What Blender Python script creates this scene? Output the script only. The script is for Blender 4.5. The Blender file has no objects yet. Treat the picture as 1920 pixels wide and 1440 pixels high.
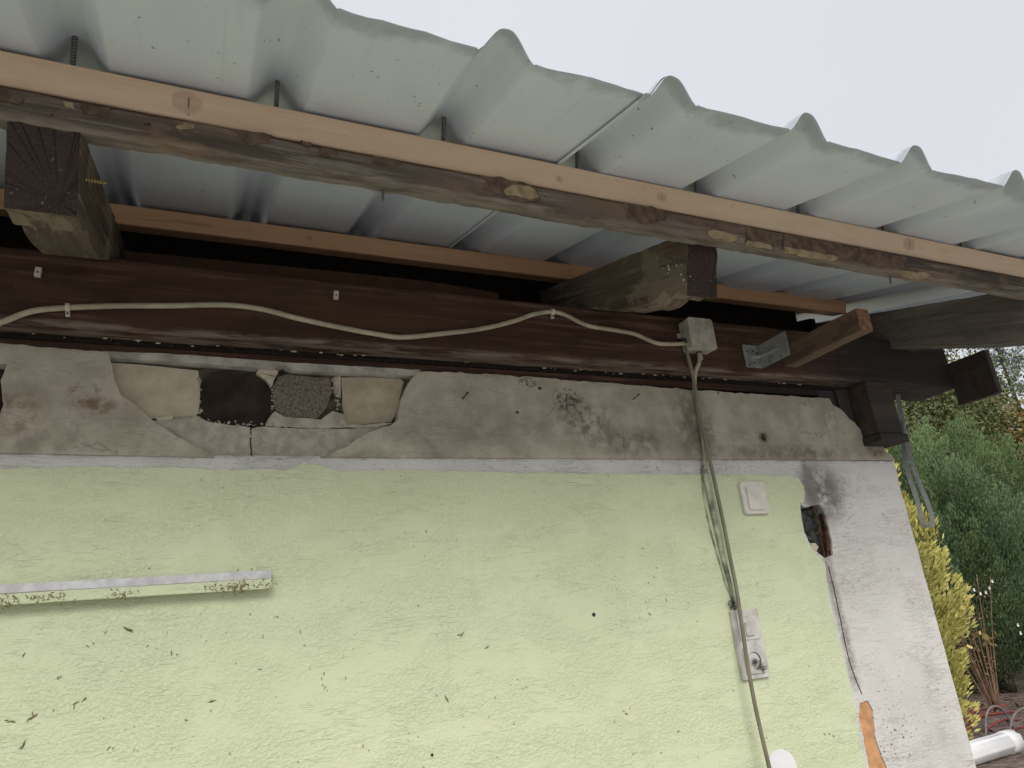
import bpy, bmesh, math, random
import numpy as np
from mathutils import Vector, Matrix, noise
from mathutils.geometry import tessellate_polygon

SC = bpy.context.scene
COL = SC.collection
rad = math.radians

# ---------------------------------------------------------------- camera, sky, sun, exposure
cam = bpy.data.objects.new('camera', bpy.data.cameras.new('camera'))
COL.objects.link(cam)
cam.matrix_world = Matrix(((0.91273528, -0.04963149, -0.40552562, 0.0),
                           (-0.39793134, -0.3328454, -0.85490619, -1.43),
                           (-0.09254706, 0.94167439, -0.32354966, 1.35),
                           (0, 0, 0, 1)))
cam.data.sensor_width = 36.0
cam.data.lens = 25.125
cam.data.clip_start = 0.02
cam.data.clip_end = 900
SC.camera = cam

SUN_EL, SUN_AZ = rad(37), rad(-12)          # overcast glow from behind the camera, a little to its left
world = bpy.data.worlds.new("World"); SC.world = world
world.use_nodes = True
wn, wl = world.node_tree.nodes, world.node_tree.links
bg = wn['Background']
sky = wn.new('ShaderNodeTexSky'); sky.sky_type = 'NISHITA'; sky.sun_disc = False
sky.sun_elevation = SUN_EL; sky.sun_rotation = math.pi - SUN_AZ
sky.dust_density = 4.0
mx = wn.new('ShaderNodeMix'); mx.data_type = 'RGBA'
mx.inputs['Factor'].default_value = 0.93
cn = wn.new('ShaderNodeTexNoise'); cn.inputs['Scale'].default_value = 1.7; cn.inputs['Detail'].default_value = 4
cc = wn.new('ShaderNodeMix'); cc.data_type = 'RGBA'              # closed cloud cover, faintly mottled
cc.inputs['A'].default_value = (6.9, 7.1, 7.6, 1); cc.inputs['B'].default_value = (7.9, 8.05, 8.4, 1)
wl.new(wn.new('ShaderNodeTexCoord').outputs['Generated'], cn.inputs['Vector'])
wl.new(cn.outputs['Fac'], cc.inputs['Factor']); wl.new(cc.outputs['Result'], mx.inputs['B'])
wl.new(sky.outputs[0], mx.inputs['A']); wl.new(mx.outputs['Result'], bg.inputs['Color'])
bg.inputs['Strength'].default_value = 0.1

sl = bpy.data.lights.new('sun', 'SUN'); sl.energy = 2.3; sl.angle = rad(32); sl.color = (1, .97, .92)
sun = bpy.data.objects.new('sun', sl); COL.objects.link(sun)
sdir = Vector((math.sin(SUN_AZ) * math.cos(SUN_EL), -math.cos(SUN_AZ) * math.cos(SUN_EL), math.sin(SUN_EL)))
sun.rotation_euler = sdir.to_track_quat('Z', 'Y').to_euler()
sun.location = (0, -4, 6)
SC.view_settings.view_transform = 'Standard'
SC.view_settings.look = 'None'
SC.view_settings.exposure = 0.1
SC.view_settings.gamma = 1
SC.view_settings.use_curve_mapping = False
SC.render.engine = 'CYCLES'
SC.cycles.max_bounces = 8
SC.cycles.diffuse_bounces = 5

# ---------------------------------------------------------------- material helper
class M:
    def __init__(s, name, rough=.8, spec=.3):
        s.m = bpy.data.materials.new(name); s.m.use_nodes = True
        s.t = s.m.node_tree; s.b = s.t.nodes['Principled BSDF']
        s.b.inputs['Roughness'].default_value = rough
        s.b.inputs['Specular IOR Level'].default_value = spec
        s.co = s.t.nodes.new('ShaderNodeTexCoord').outputs['Object']
        s._r = None
    def new(s, k): return s.t.nodes.new(k)
    def put(s, sock, v):
        if isinstance(v, bpy.types.NodeSocket): s.t.links.new(v, sock)
        elif isinstance(v, (tuple, list)) and len(v) == 3 and sock.type == 'RGBA': sock.default_value = (*v, 1)
        else: sock.default_value = v
    def rnd(s):
        if s._r is None: s._r = s.new('ShaderNodeObjectInfo').outputs['Random']
        return s._r
    def vec(s, scale=(1, 1, 1), off=None, src=None):
        n = s.new('ShaderNodeVectorMath'); n.operation = 'MULTIPLY_ADD'
        s.put(n.inputs[0], src or s.co); n.inputs[1].default_value = scale
        if off is None: n.inputs[2].default_value = (0, 0, 0)
        else: s.put(n.inputs[2], off)
        return n.outputs[0]
    def shifted(s):
        n = s.new('ShaderNodeVectorMath'); n.operation = 'SCALE'
        n.inputs[0].default_value = (17.3, 9.1, 23.7); s.put(n.inputs['Scale'], s.rnd())
        a = s.new('ShaderNodeVectorMath'); a.operation = 'ADD'
        s.put(a.inputs[0], s.co); s.put(a.inputs[1], n.outputs[0]); return a.outputs[0]
    def noise(s, scale=5, detail=4, rough=.55, dist=0, vec=None):
        n = s.new('ShaderNodeTexNoise'); s.put(n.inputs['Vector'], vec or s.co)
        n.inputs['Scale'].default_value = scale; n.inputs['Detail'].default_value = detail
        n.inputs['Roughness'].default_value = rough; n.inputs['Distortion'].default_value = dist
        return n.outputs['Fac']
    def vor(s, scale=5, vec=None, feat='F1', out='Distance'):
        n = s.new('ShaderNodeTexVoronoi'); n.feature = feat; s.put(n.inputs['Vector'], vec or s.co)
        n.inputs['Scale'].default_value = scale; return n.outputs[out]
    def ma(s, op, a, b=0.0, c=None):
        n = s.new('ShaderNodeMath'); n.operation = op; s.put(n.inputs[0], a); s.put(n.inputs[1], b)
        if c is not None: s.put(n.inputs[2], c)
        return n.outputs[0]
    def ss(s, v, lo, hi, a=0.0, b=1.0):
        n = s.new('ShaderNodeMapRange'); n.interpolation_type = 'SMOOTHSTEP'
        s.put(n.inputs[0], v)
        for k, q in zip((1, 2, 3, 4), (lo, hi, a, b)): n.inputs[k].default_value = q
        return n.outputs[0]
    def mix(s, f, a, b):
        n = s.new('ShaderNodeMix'); n.data_type = 'RGBA'
        s.put(n.inputs['Factor'], f); s.put(n.inputs['A'], a); s.put(n.inputs['B'], b); return n.outputs['Result']
    def mul(s, a, b): return s.ma('MULTIPLY', a, b)
    def add(s, a, b): return s.ma('ADD', a, b)
    def sep(s, src=None):
        n = s.new('ShaderNodeSeparateXYZ'); s.put(n.inputs[0], src or s.co); return n.outputs
    def spot(s, c, r, soft=1.0):
        """mask round a place on a wall: 1 at c fading to 0 at radius r (x, z)"""
        o = s.sep()
        dx = s.ma('DIVIDE', s.ma('SUBTRACT', o[0], c[0]), r[0]); dz = s.ma('DIVIDE', s.ma('SUBTRACT', o[2], c[1]), r[1])
        d = s.add(s.mul(dx, dx), s.mul(dz, dz))
        return s.ss(d, 0, soft, 1, 0)
    def bump(s, h, strength=.5, dist=.002):
        n = s.new('ShaderNodeBump'); s.put(n.inputs['Height'], h)
        n.inputs['Strength'].default_value = strength; n.inputs['Distance'].default_value = dist
        s.t.links.new(n.outputs[0], s.b.inputs['Normal'])
    def col(s, c): s.put(s.b.inputs['Base Color'], c); return s
    def rough(s, v): s.put(s.b.inputs['Roughness'], v)

def plain(name, c, rough=.6, spec=.4, var=.12, scale=30, metal=0, bump=0):
    m = M(name, rough, spec)
    n = m.noise(scale, 5, .6, 0, m.shifted())
    d = tuple(q * (1 - 2.2 * var) for q in c)
    m.col(m.mix(m.ss(n, .3, .7), d, c)); m.b.inputs['Metallic'].default_value = metal
    if bump: m.bump(n, .6, bump)
    return m.m

def endgrain(name, c0, c1):
    m = M(name, .9, .12)
    o = m.sep(); y = m.add(o[1], .02); z = m.add(o[2], .05)
    r = m.ma('SQRT', m.add(m.mul(y, y), m.mul(z, z)))
    ring = m.ss(m.ma('SINE', m.mul(m.add(r, m.mul(m.noise(18, 3, .6), .012)), 900)), -1, 1)
    c = m.mix(m.add(m.mul(ring, .16), m.mul(m.noise(120, 4, .65), .84)), c0, c1)
    ang = m.ma('ARCTAN2', z, y)
    cr = m.ss(m.ma('ABSOLUTE', m.ma('SUBTRACT', m.noise(1, 2, .5, 0, m.vec((0, 0, 0), m.ma('MULTIPLY', ang, 2.3))), .5)), 0, .012, 1, 0)
    c = m.mix(m.mul(cr, .12), c, (.012, .010, .009))
    c = m.mix(m.mul(m.ss(m.noise(160, 2, .5), .68, .74), .7), c, (.20, .17, .13))
    m.col(c); m.bump(m.add(m.noise(150, 4, .6), m.mul(cr, -1.5)), .8, .003); return m.m

def grooves(m, sx, sz, w=.03, lo=.44, hi=.56, dist=.35):
    """broken horizontal scratches of a floated scraped render"""
    v = m.vec((sx, sx, sz))
    a = m.noise(1, 3, .6, dist, v)
    ridge = m.ss(m.ma('ABSOLUTE', m.ma('SUBTRACT', a, .5)), 0, w, 1, 0)
    msk = m.ss(m.noise(4.5, 3, .6, .3, m.vec((1, 1, 2.3))), lo, hi)
    return m.mul(ridge, msk)

# green painted scraped render
def mat_green():
    m = M('green_paint', .62, .35)
    g1 = m.mul(grooves(m, 8, 44, .022, .40, .55, .25), m.ss(m.noise(14, 3, .6, .2, m.vec((1, 1, 2), (3, 1, 7))), .42, .54))
    g2 = m.mul(grooves(m, 22, 85, .04, .42, .56, .6), m.ss(m.noise(40, 2, .6), .45, .55))
    flat = m.ss(m.noise(5.5, 3, .6, .3, m.vec((1, 1, 1.8), (2, 0, 5))), .36, .58, .25, 1.0)
    lump = m.add(m.mul(m.ss(m.noise(150, 3, .6, .15, m.vec((1, 1, 1.2))), .36, .64), .6), m.mul(m.noise(60, 3, .6, .4, m.vec((1, 1, 1.7))), .5))
    mid = m.noise(26, 3, .55, .2, m.vec((.6, 1, 1.6)))
    h = m.add(m.add(m.mul(g1, -.5), m.mul(g2, -.28)), m.mul(flat, m.add(m.mul(lump, 1.25), m.mul(mid, .6))))
    h = m.add(h, m.mul(m.noise(330, 2, .6), .12))
    m.bump(h, .7, .0022)
    c = m.mix(m.ss(m.noise(2.2, 4, .6), .3, .7), (.545, .592, .38), (.58, .622, .41))
    c = m.mix(m.mul(m.ss(m.noise(11, 5, .65), .5, .8), .35), c, (.48, .53, .33))
    deep = m.mul(g1, m.ss(m.noise(8, 3, .6, 0, m.vec((1, 1, 1), (4, 0, 2))), .5, .7))
    c = m.mix(m.mul(deep, .18), c, (.38, .40, .26))
    c = m.mix(m.mul(m.ss(m.noise(3.1, 5, .7, .3, m.vec((1, 1, 1), (7, 0, 3))), .55, .78), .28), c, (.42, .44, .30))
    st_ = m.mul(m.ss(m.noise(1, 3, .5, .1, m.vec((26, 1, 1.6))), .56, .72), m.ss(m.noise(2.6, 2), .45, .62))
    c = m.mix(m.mul(st_, .16), c, (.36, .38, .25))
    specks = m.ss(m.noise(120, 2, .5, 0, m.vec((1, 1, .8))), .70, .75)
    c = m.mix(m.mul(specks, m.ss(m.noise(6, 2, .5), .45, .65)), c, (.16, .14, .08))
    m.col(c); return m.m

def mat_white():
    m = M('white_render', .78, .25)
    g1 = grooves(m, 10, 60, .04, .35, .55)
    g2 = grooves(m, 30, 110, .06, .45, .6, .9)
    lump = m.noise(80, 4, .6, .4, m.vec((1, 1, 1.7)))
    h = m.add(m.add(m.mul(g1, -.5), m.mul(g2, -.3)), m.mul(lump, 1.1))
    m.bump(h, .65, .002)
    c = m.mix(m.ss(m.noise(3, 5, .65), .3, .72), (.50, .485, .45), (.615, .60, .565))
    c = m.mix(m.mul(m.ss(m.noise(14, 6, .7, 0, m.vec((1, 1, 1.6))), .5, .78), .25), c, (.40, .38, .36))
    gm = m.mul(g2, m.ss(m.noise(7, 3, .6), .4, .6))
    c = m.mix(m.mul(gm, .28), c, (.2, .18, .16))
    c = m.mix(m.mul(m.mul(g1, m.ss(m.noise(9, 3, .6), .46, .66)), .28), c, (.24, .22, .2))
    fs = m.mul(m.ss(m.noise(1, 3, .6, .4, m.vec((70, 1, 190))), .62, .68), m.ss(m.noise(5, 4, .6), .40, .58))
    c = m.mix(m.mul(fs, .75), c, (.15, .135, .12))
    # sooty patch at the pier's head and black mould specks lower down
    k = m.mul(m.spot((1.575,1.622), (.10, .11)), m.ss(m.noise(18, 6, .75), .30, .55))
    c = m.mix(m.mul(k, .9), c, (.09, .082, .075))
    k = m.mul(m.spot((1.637,1.651), (.16, .05)), m.ss(m.noise(25, 5, .7), .42, .62))
    c = m.mix(m.mul(k, .55), c, (.2, .185, .17))
    v = m.ss(m.noise(95, 3, .6), .60, .66)
    k = m.add(m.spot((1.614,0.997), (.09, .14)), m.spot((1.678,1.025), (.05, .04)))
    c = m.mix(m.mul(m.mul(v, k), .9), c, (.04, .04, .035))
    k = m.mul(m.spot((1.648,1.569), (.05, .14)), m.ss(m.noise(120, 3, .6), .55, .63))
    c = m.mix(m.mul(k, .6), c, (.16, .09, .08))
    # row of dark nail-like marks along the edge of the paint
    o = m.sep()
    e1 = m.ss(m.ma('ABSOLUTE', m.ma('SUBTRACT', o[0], m.add((1.542,1.311)[0] - .012, m.mul(m.noise(30, 2), .012)))), .0, .012, 1, 0)
    k = m.mul(e1, m.ss(m.noise(55, 3, .6), .56, .64))
    c = m.mix(m.mul(k, .8), c, (.09, .08, .07))
    # grey scuffed strip where the bead of the corner was
    e1 = m.ss(m.ma('ABSOLUTE', m.ma('SUBTRACT', o[0], m.add((1.54,1.285)[0] - .004, m.mul(m.noise(12, 3), .01)))), .006, .026, 1, 0)
    k = m.mul(m.mul(e1, m.ss(m.noise(22, 5, .7), .32, .6)), m.ss(o[2], (1.539,1.11)[1], (1.538,1.159)[1]))
    c = m.mix(m.mul(k, .85), c, (.21, .195, .18))
    # grime line where the upper plaster meets
    t = m.ss(o[2], (0.582,1.704)[1], (0.583,1.715)[1], 0, 1)
    c = m.mix(m.mul(t, m.ss(m.noise(20, 5, .7), .35, .65)), c, (.26, .235, .2))
    m.col(c); return m.m

def mat_plaster():
    m = M('grey_plaster', .9, .15)
    f = m.noise(150, 4, .65, 0, m.vec((1, 1, 1.5)))
    big = m.noise(13, 5, .6)
    sc = grooves(m, 16, 90, .05, .4, .6, .5)
    m.bump(m.add(m.add(m.mul(f, .35), m.mul(big, 1.6)), m.mul(sc, -.35)), .7, .002)
    c = m.mix(m.ss(m.add(m.mul(big, .6), m.mul(m.noise(1, 5, .65, .4, m.vec((3.2, 1, 6))), .4)), .36, .64), (.33, .295, .225), (.47, .43, .345))
    c = m.mix(m.mul(m.ss(m.noise(5, 5, .7, .4), .45, .72), .45), c, (.22, .198, .16))
    c = m.mix(m.mul(m.ss(m.noise(110, 3, .6), .58, .7), .35), c, (.22, .20, .17))
    def st(c, p, r, scale, lo, hi, colr, amt):
        k = m.mul(m.spot(p, r), m.ss(m.noise(scale, 5, .7), lo, hi)); return m.mix(m.mul(k, amt), c, colr)
    c = st(c, (-0.18,1.823), (.035, .03), 38, .46, .56, (.15, .085, .05), .8)
    c = st(c, (-0.155,1.804), (.035, .022), 30, .40, .55, (.17, .105, .065), .8)
    c = st(c, (-0.283,1.791), (.06, .06), 26, .42, .62, (.20, .12, .075), .8)
    c = st(c, (0.818,1.855), (.05, .04), 120, .50, .56, (.045, .035, .03), .95)
    c = st(c, (0.717,1.896), (.03, .016), 120, .48, .56, (.05, .04, .03), .95)
    c = st(c, (0.86,1.812), (.10, .07), 45, .42, .62, (.14, .115, .085), .8)
    c = st(c, (0.628,1.786), (.30, .06), 9, .42, .66, (.20, .175, .135), .6)
    c = st(c, (1.408,1.774), (.022, .022), 60, .3, .6, (.06, .05, .04), .9)
    c = st(c, (0.979,1.754), (.16, .05), 28, .36, .62, (.15, .13, .10), .75)
    c = st(c, (1.183,1.801), (.08, .13), 22, .34, .6, (.13, .11, .085), .75)
    c = st(c, (1.492,1.733), (.35, .03), 18, .34, .62, (.14, .12, .095), .75)
    c = st(c, (-0.253,1.734), (.16, .03), 20, .4, .65, (.2, .175, .135), .6)
    c = st(c, (1.546,1.921), (.2, .03), 40, .42, .62, (.2, .17, .13), .7)
    c = st(c, (1.826,1.745), (.05, .03), 26, .35, .6, (.10, .075, .055), .85)
    c = st(c, (0.259,1.714), (.4, .016), 22, .38, .62, (.19, .165, .13), .7)
    top_dark = m.mul(m.ss(m.add(m.sep()[2], m.mul(m.noise(11, 5, .7), .05)), 1.925, 1.955), m.ss(m.noise(17, 5, .7), .3, .6))
    c = m.mix(m.mul(top_dark, .8), c, (.085, .07, .055))  # plaster darker towards its top edge, broken up by noise
    # run-off streaks
    s_ = m.noise(1, 3, .5, .1, m.vec((90, 1, 5)))
    k = m.mul(m.ss(s_, .58, .72), m.add(m.spot((1.011,1.755), (.09, .07)), m.spot((1.247,1.781), (.08, .09))))
    c = m.mix(m.mul(k, .6), c, (.12, .105, .08))
    # hairline cracks
    v = m.vor(1, m.vec((6.5, 1, 7.5), m.vec((0, 0, 0))), 'DISTANCE_TO_EDGE')
    n2 = m.add(v, m.mul(m.ma('SUBTRACT', m.noise(24, 3, .6), .5), .22))
    k = m.mul(m.ss(m.ma('ABSOLUTE', n2), 0, .012, 1, 0), m.ss(m.noise(3.4, 2, .5), .54, .6))
    c = m.mix(m.mul(k, .5), c, (.12, .1, .08))
    m.col(c); return m.m

def wood(name, dark, mid, light, rough=.8, gscale=1.0, lightamt=.5, patch=None, pamt=0, bump=.0012, knots=None, spec=.25, spots=(), worn=None, black=None):
    m = M(name, rough, spec)
    p = m.shifted()
    fib = m.noise(1, 6, .65, .15, m.vec((4 * gscale, 120 * gscale, 120 * gscale), None, p))
    band = m.noise(1, 4, .6, .6, m.vec((1.6 * gscale, 22 * gscale, 22 * gscale), None, p))
    wet = m.noise(3.2, 4, .6, .3, p)
    c = m.mix(m.ss(band, .3, .7), dark, mid)
    c = m.mix(m.mul(m.ss(m.add(m.mul(fib, .6), m.mul(wet, .4)), .48, .68), lightamt), c, light)
    c = m.mix(m.mul(m.ss(fib, .36, .22), .7), c, tuple(q * .35 for q in dark))
    if patch:
        k = m.ss(m.noise(7, 5, .65, .5, m.vec((.7, 1.4, 1.4), None, p)), .52, .6)
        c = m.mix(m.mul(k, pamt), c, patch)
    if knots:
        v = m.vor(1, m.vec(knots[0], None, p))
        c = m.mix(m.mul(m.ss(v, .05, .16, 1, 0), .75), c, knots[1])
        rings = m.ma('SINE', m.mul(m.add(band, m.mul(v, .35)), 60))
        c = m.mix(m.mul(m.ss(rings, .3, 1), .16), c, tuple(q * .7 for q in mid))
    for (kx, kz, kr) in spots:
        k = m.spot((kx, kz), (kr * 1.25, kr))
        c = m.mix(m.mul(m.ss(m.add(k, m.mul(m.noise(60, 3), .3)), .2, .75), .42), c, tuple(q * .52 for q in mid[:1]) + tuple(q * .40 for q in mid[1:]))
        c = m.mix(m.mul(m.ss(m.spot((kx + kr * .1, kz), (kr * .09, kr * .6)), .2, .6), .7), c, (.06, .03, .02))
    if worn:
        k = m.mul(m.ss(m.sep()[2], worn[0], worn[1]), m.ss(m.noise(1, 5, .65, 0, m.vec((9, 60, 60))), .38, .62))
        c = m.mix(m.mul(k, .6), c, (.25, .21, .17))
    if black:  # shade at the gable end painted into the beam's colour along x
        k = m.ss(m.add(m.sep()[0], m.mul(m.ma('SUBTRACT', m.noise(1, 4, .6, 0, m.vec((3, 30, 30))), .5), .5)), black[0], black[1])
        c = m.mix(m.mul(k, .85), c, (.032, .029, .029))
    d = m.ss(m.noise(75, 3, .6, 0, p), .69, .75)
    c = m.mix(m.mul(d, .8), c, tuple(q * .3 for q in dark))
    m.col(c); m.bump(m.add(m.mul(fib, .8), m.mul(m.noise(60, 3, .6, 0, p), .4)), .7, bump)
    return m.m

MAT = {}
MAT['green'] = mat_green(); MAT['white'] = mat_white(); MAT['plaster'] = mat_plaster()
MAT['pine'] = wood('new_pine', (.62, .44, .29), (.70, .53, .37), (.76, .61, .46), .6, .5, .6, knots=((2.6, 11, 11), (.36, .19, .11)), bump=.0004, spots=(((-0.03,-0.49,2.127)[0] + .02, .002, .021), ((0.799,-0.49,2.122)[0] + .02, .0, .012), ((1.487,-0.49,2.112)[0] + .02, .004, .02), ((0.578,-0.49,2.119)[0] + .02, -.004, .008)))
MAT['pine2'] = wood('orange_pine', (.58, .33, .17), (.66, .40, .23), (.72, .48, .29), .6, .5, .6, bump=.0004, spots=((.4, 0, .008), (1.1, .003, .006)))
MAT['old'] = wood('weathered_wood', (.075, .058, .046), (.155, .125, .10), (.36, .31, .255), .92, 1, .7, (.19, .125, .085), .75, .004, worn=(-.010, -.020))
MAT['bark'] = plain('brown_bark', (.175, .122, .088), .95, .1, .24, 55, 0, .004)
MAT['bast'] = plain('pale_inner_bark', (.40, .31, .19), .9, .1, .2, 60, 0, .003)
MAT['rafter'] = wood('rafter_wood', (.052, .038, .028), (.115, .085, .062), (.30, .245, .18), .9, 1, .7, (.23, .185, .13), .6, .003)
MAT['gable'] = wood('gable_rafter_wood', (.075, .062, .052), (.16, .135, .115), (.27, .23, .195), .9, 1, .5, (.09, .075, .062), .5, .002)
MAT['rafter_end'] = endgrain('dark_end_grain', (.036, .026, .022), (.068, .049, .041))
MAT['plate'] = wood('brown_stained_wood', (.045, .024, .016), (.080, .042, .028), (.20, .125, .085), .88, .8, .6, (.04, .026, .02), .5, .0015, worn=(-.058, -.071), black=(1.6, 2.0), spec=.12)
MAT['plateR'] = wood('dark_stained_wood', (.035, .03, .03), (.05, .043, .042), (.09, .08, .075), .7, .8, .4, None, 0, .0012)
MAT['inner'] = plain('dull_brown_board', (.10, .055, .034), .85, .15, .1, 20)
MAT['black'] = plain('near_black_matte', (.028, .022, .018), .95, .1, .3, 120, 0, .003)  # near-black for the joint's shade strip, the added attic sheet and gable boards
MAT['brace'] = wood('offcut_wood', (.09, .058, .038), (.14, .092, .06), (.23, .16, .11), .8, 1, .5, patch=(.055, .038, .027), pamt=.6, bump=.0025)
MAT['brace_end'] = plain('orange_end_grain', (.27, .15, .085), .8, .2, .25, 90, 0, .001)
MAT['stub'] = wood('black_brown_beam', (.03, .024, .02), (.055, .042, .034), (.10, .078, .06), .8, .7, .4, (.12, .06, .045), .25, .002)
MAT['cream'] = plain('cream_stone', (.58, .505, .37), .85, .15, .12, 24, 0, .004)
MAT['cream2'] = plain('tan_stone', (.47, .40, .28), .85, .15, .12, 24, 0, .004)
MAT['tan_dark'] = plain('shaded_mortar', (.15, .125, .09), .95, .1, .35, 30, 0, .006)  # mortar colour darkened for the shade in the gaps between stones
MAT['mortar'] = plain('pale_mortar', (.47, .43, .345), .92, .1, .16, 40, 0, .004)
MAT['concrete'] = plain('grey_pebbly_concrete', (.25, .22, .17), .95, .1, .28, 170, 0, .008)
MAT['logend'] = plain('dark_log_end', (.05, .036, .027), .9, .15, .25, 22, 0, .004)
MAT['ledge'] = plain('white_limewash', (.50, .475, .41), .85, .2, .22, 22, 0, .002)
MAT['dark'] = plain('dark_cavity', (.022, .022, .022), .95, .1, .35, 60, 0, .006)
MAT['cavity'] = plain('cavity_rubble', (.085, .088, .08), .95, .1, .42, 45, 0, .012)
MAT['rust'] = plain('rusty_steel', (.13, .065, .035), .9, .2, .4, 70, .2, .002)
MAT['orange'] = plain('orange_filler', (.62, .33, .16), .9, .15, .16, 34, 0, .006)
MAT['cable'] = plain('beige_cable_sheath', (.46, .40, .28), .5, .4, .16, 22)
MAT['cable2'] = plain('olive_grey_cable', (.20, .185, .125), .5, .4, .14, 20)
MAT['conduit'] = plain('painted_conduit', (.50, .54, .38), .7, .3, .36, 24)
MAT['plastic'] = plain('yellowed_white_plastic', (.64, .61, .53), .4, .45, .08, 40)
MAT['plastic2'] = plain('dirty_white_plastic', (.60, .58, .53), .42, .45, .16, 25)
MAT['box'] = plain('grey_cream_plastic', (.50, .46, .38), .5, .4, .2, 26)
MAT['clip'] = plain('white_nail_clip', (.62, .57, .47), .5, .4, .1, 60)
MAT['rubber'] = plain('grey_rubber', (.09, .09, .08), .8, .2, .2, 60)
MAT['galv'] = plain('galvanised_steel', (.33, .335, .32), .62, .4, .16, 40, .35)
MAT['steel'] = plain('dark_screw_steel', (.16, .16, .16), .45, .5, .15, 60, .7)
MAT['brass'] = plain('yellow_zinc_screw', (.45, .34, .14), .4, .5, .15, 60, .7)
MAT['railg'] = plain('grey_zinc_flange', (.60, .595, .605), .6, .4, .13, 45)
MAT['moss'] = plain('dry_moss_dirt', (.30, .215, .125), .95, .05, .35, 120)
MAT['strap'] = plain('grey_webbing', (.34, .345, .345), .8, .2, .2, 260, 0, .001)
MAT['fleck'] = plain('brown_leaf_bits', (.24, .19, .115), .9, .1, .14, 90)
MAT['pvc'] = plain('white_pvc', (.75, .74, .74), .4, .4, .05, 10)
MAT['red'] = plain('dull_red_stem', (.26, .06, .05), .7, .2, .3, 14)
MAT['hoop'] = plain('grey_hose', (.22, .22, .21), .6, .3, .2, 14)
MAT['petal'] = plain('white_petal', (.8, .8, .78), .6, .3, .03, 20)
MAT['twig'] = plain('dry_brown_twig', (.19, .12, .07), .9, .1, .3, 20)
MAT['weed'] = plain('dry_tan_stem', (.33, .20, .125), .9, .1, .25, 14)
MAT['trunk'] = plain('tree_bark', (.09, .065, .05), .95, .1, .35, 14)

def mat_sheet():
    m = M('white_coated_steel', .34, .5)
    o = m.sep()
    # greyish soiling where drips hang on the cut edge
    e = m.ss(m.add(o[1], m.mul(m.ma('SUBTRACT', m.noise(14, 5, .65), .5), .09)), -.262, -.232, 1, 0)
    c = m.mix(m.ss(m.noise(3, 4, .6), .3, .7), (.565, .605, .645), (.625, .665, .70))
    c = m.mix(m.mul(e, .6), c, (.27, .28, .31))
    lines = m.noise(1, 3, .5, 0, m.vec((110, 1.6, 1)))
    c = m.mix(m.mul(m.ss(lines, .55, .75), .16), c, (.40, .41, .38))
    sm = m.ss(m.noise(9, 5, .7, .3), .58, .78)
    c = m.mix(m.mul(sm, .22), c, (.34, .35, .33))
    sp = m.mul(m.ss(m.noise(85, 2, .6, 0, m.vec((1.4, .8, 1))), .70, .735), m.ss(m.noise(4, 2), .42, .6))
    c = m.mix(m.mul(sp, .8), c, (.11, .11, .10))
    m.col(c); m.rough(m.ss(m.noise(12, 4, .6), .2, .8, .3, .48)); return m.m
MAT['sheet'] = mat_sheet()

def leafmat(name, a, b, c2=None, rough=.6, tipped=False):
    m = M(name, rough, .25)
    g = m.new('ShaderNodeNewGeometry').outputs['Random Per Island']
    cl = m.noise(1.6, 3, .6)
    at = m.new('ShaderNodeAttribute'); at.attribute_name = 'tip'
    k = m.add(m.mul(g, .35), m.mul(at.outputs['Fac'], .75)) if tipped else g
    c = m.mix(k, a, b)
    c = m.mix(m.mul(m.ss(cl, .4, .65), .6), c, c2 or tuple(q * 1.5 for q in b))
    m.col(c)
    m.b.inputs['Subsurface Weight'].default_value = 0
    return m.m

# ---------------------------------------------------------------- mesh helpers
def link(name, me, mats, parent=None, smooth=False):
    o = bpy.data.objects.new(name, me); COL.objects.link(o)
    for k in (mats if isinstance(mats, (list, tuple)) else [mats]): me.materials.append(MAT[k] if isinstance(k, str) else k)
    if parent: o.parent = parent
    if smooth: me.shade_smooth()
    return o
def from_bm(name, bm, mats, parent=None, smooth=False):
    bmesh.ops.recalc_face_normals(bm, faces=bm.faces)
    me = bpy.data.meshes.new(name); bm.to_mesh(me); bm.free()
    return link(name, me, mats, parent, smooth)
def tag(o, label, cat, group=None, kind=None):
    if label: o['label'] = label
    if cat: o['category'] = cat
    if group: o['group'] = group
    if kind: o['kind'] = kind
    return o
def thing(name, label, cat, loc=(0, 0, 0), group=None):
    o = bpy.data.objects.new(name, None); COL.objects.link(o); o.location = loc; o.empty_display_size = .05
    return tag(o, label, cat, group)
def bev(o, w=.002, seg=2, ang=35):
    b = o.modifiers.new('bevel', 'BEVEL'); b.width = w; b.segments = seg; b.limit_method = 'ANGLE'; b.angle_limit = rad(ang)
    return o
def roughen(pts, step, amp, seed=0, closed=True):
    out = []; n = len(pts)
    for i in range(n if closed else n - 1):
        a = Vector(pts[i]); b = Vector(pts[(i + 1) % n]); k = max(1, int((b - a).length / step))
        nrm = Vector((-(b - a).y, (b - a).x)).normalized() if (b - a).length else Vector((0, 0))
        for j in range(k):
            p = a.lerp(b, j / k)
            d = noise.noise(Vector((p.x * 55 + seed, p.y * 55, seed * 1.7))) + .5 * noise.noise(Vector((p.x * 140, p.y * 140 + seed, 3)))
            out.append(p + nrm * d * amp)
    if not closed: out.append(Vector(pts[-1]))
    return [(p.x, p.y) for p in out]
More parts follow.
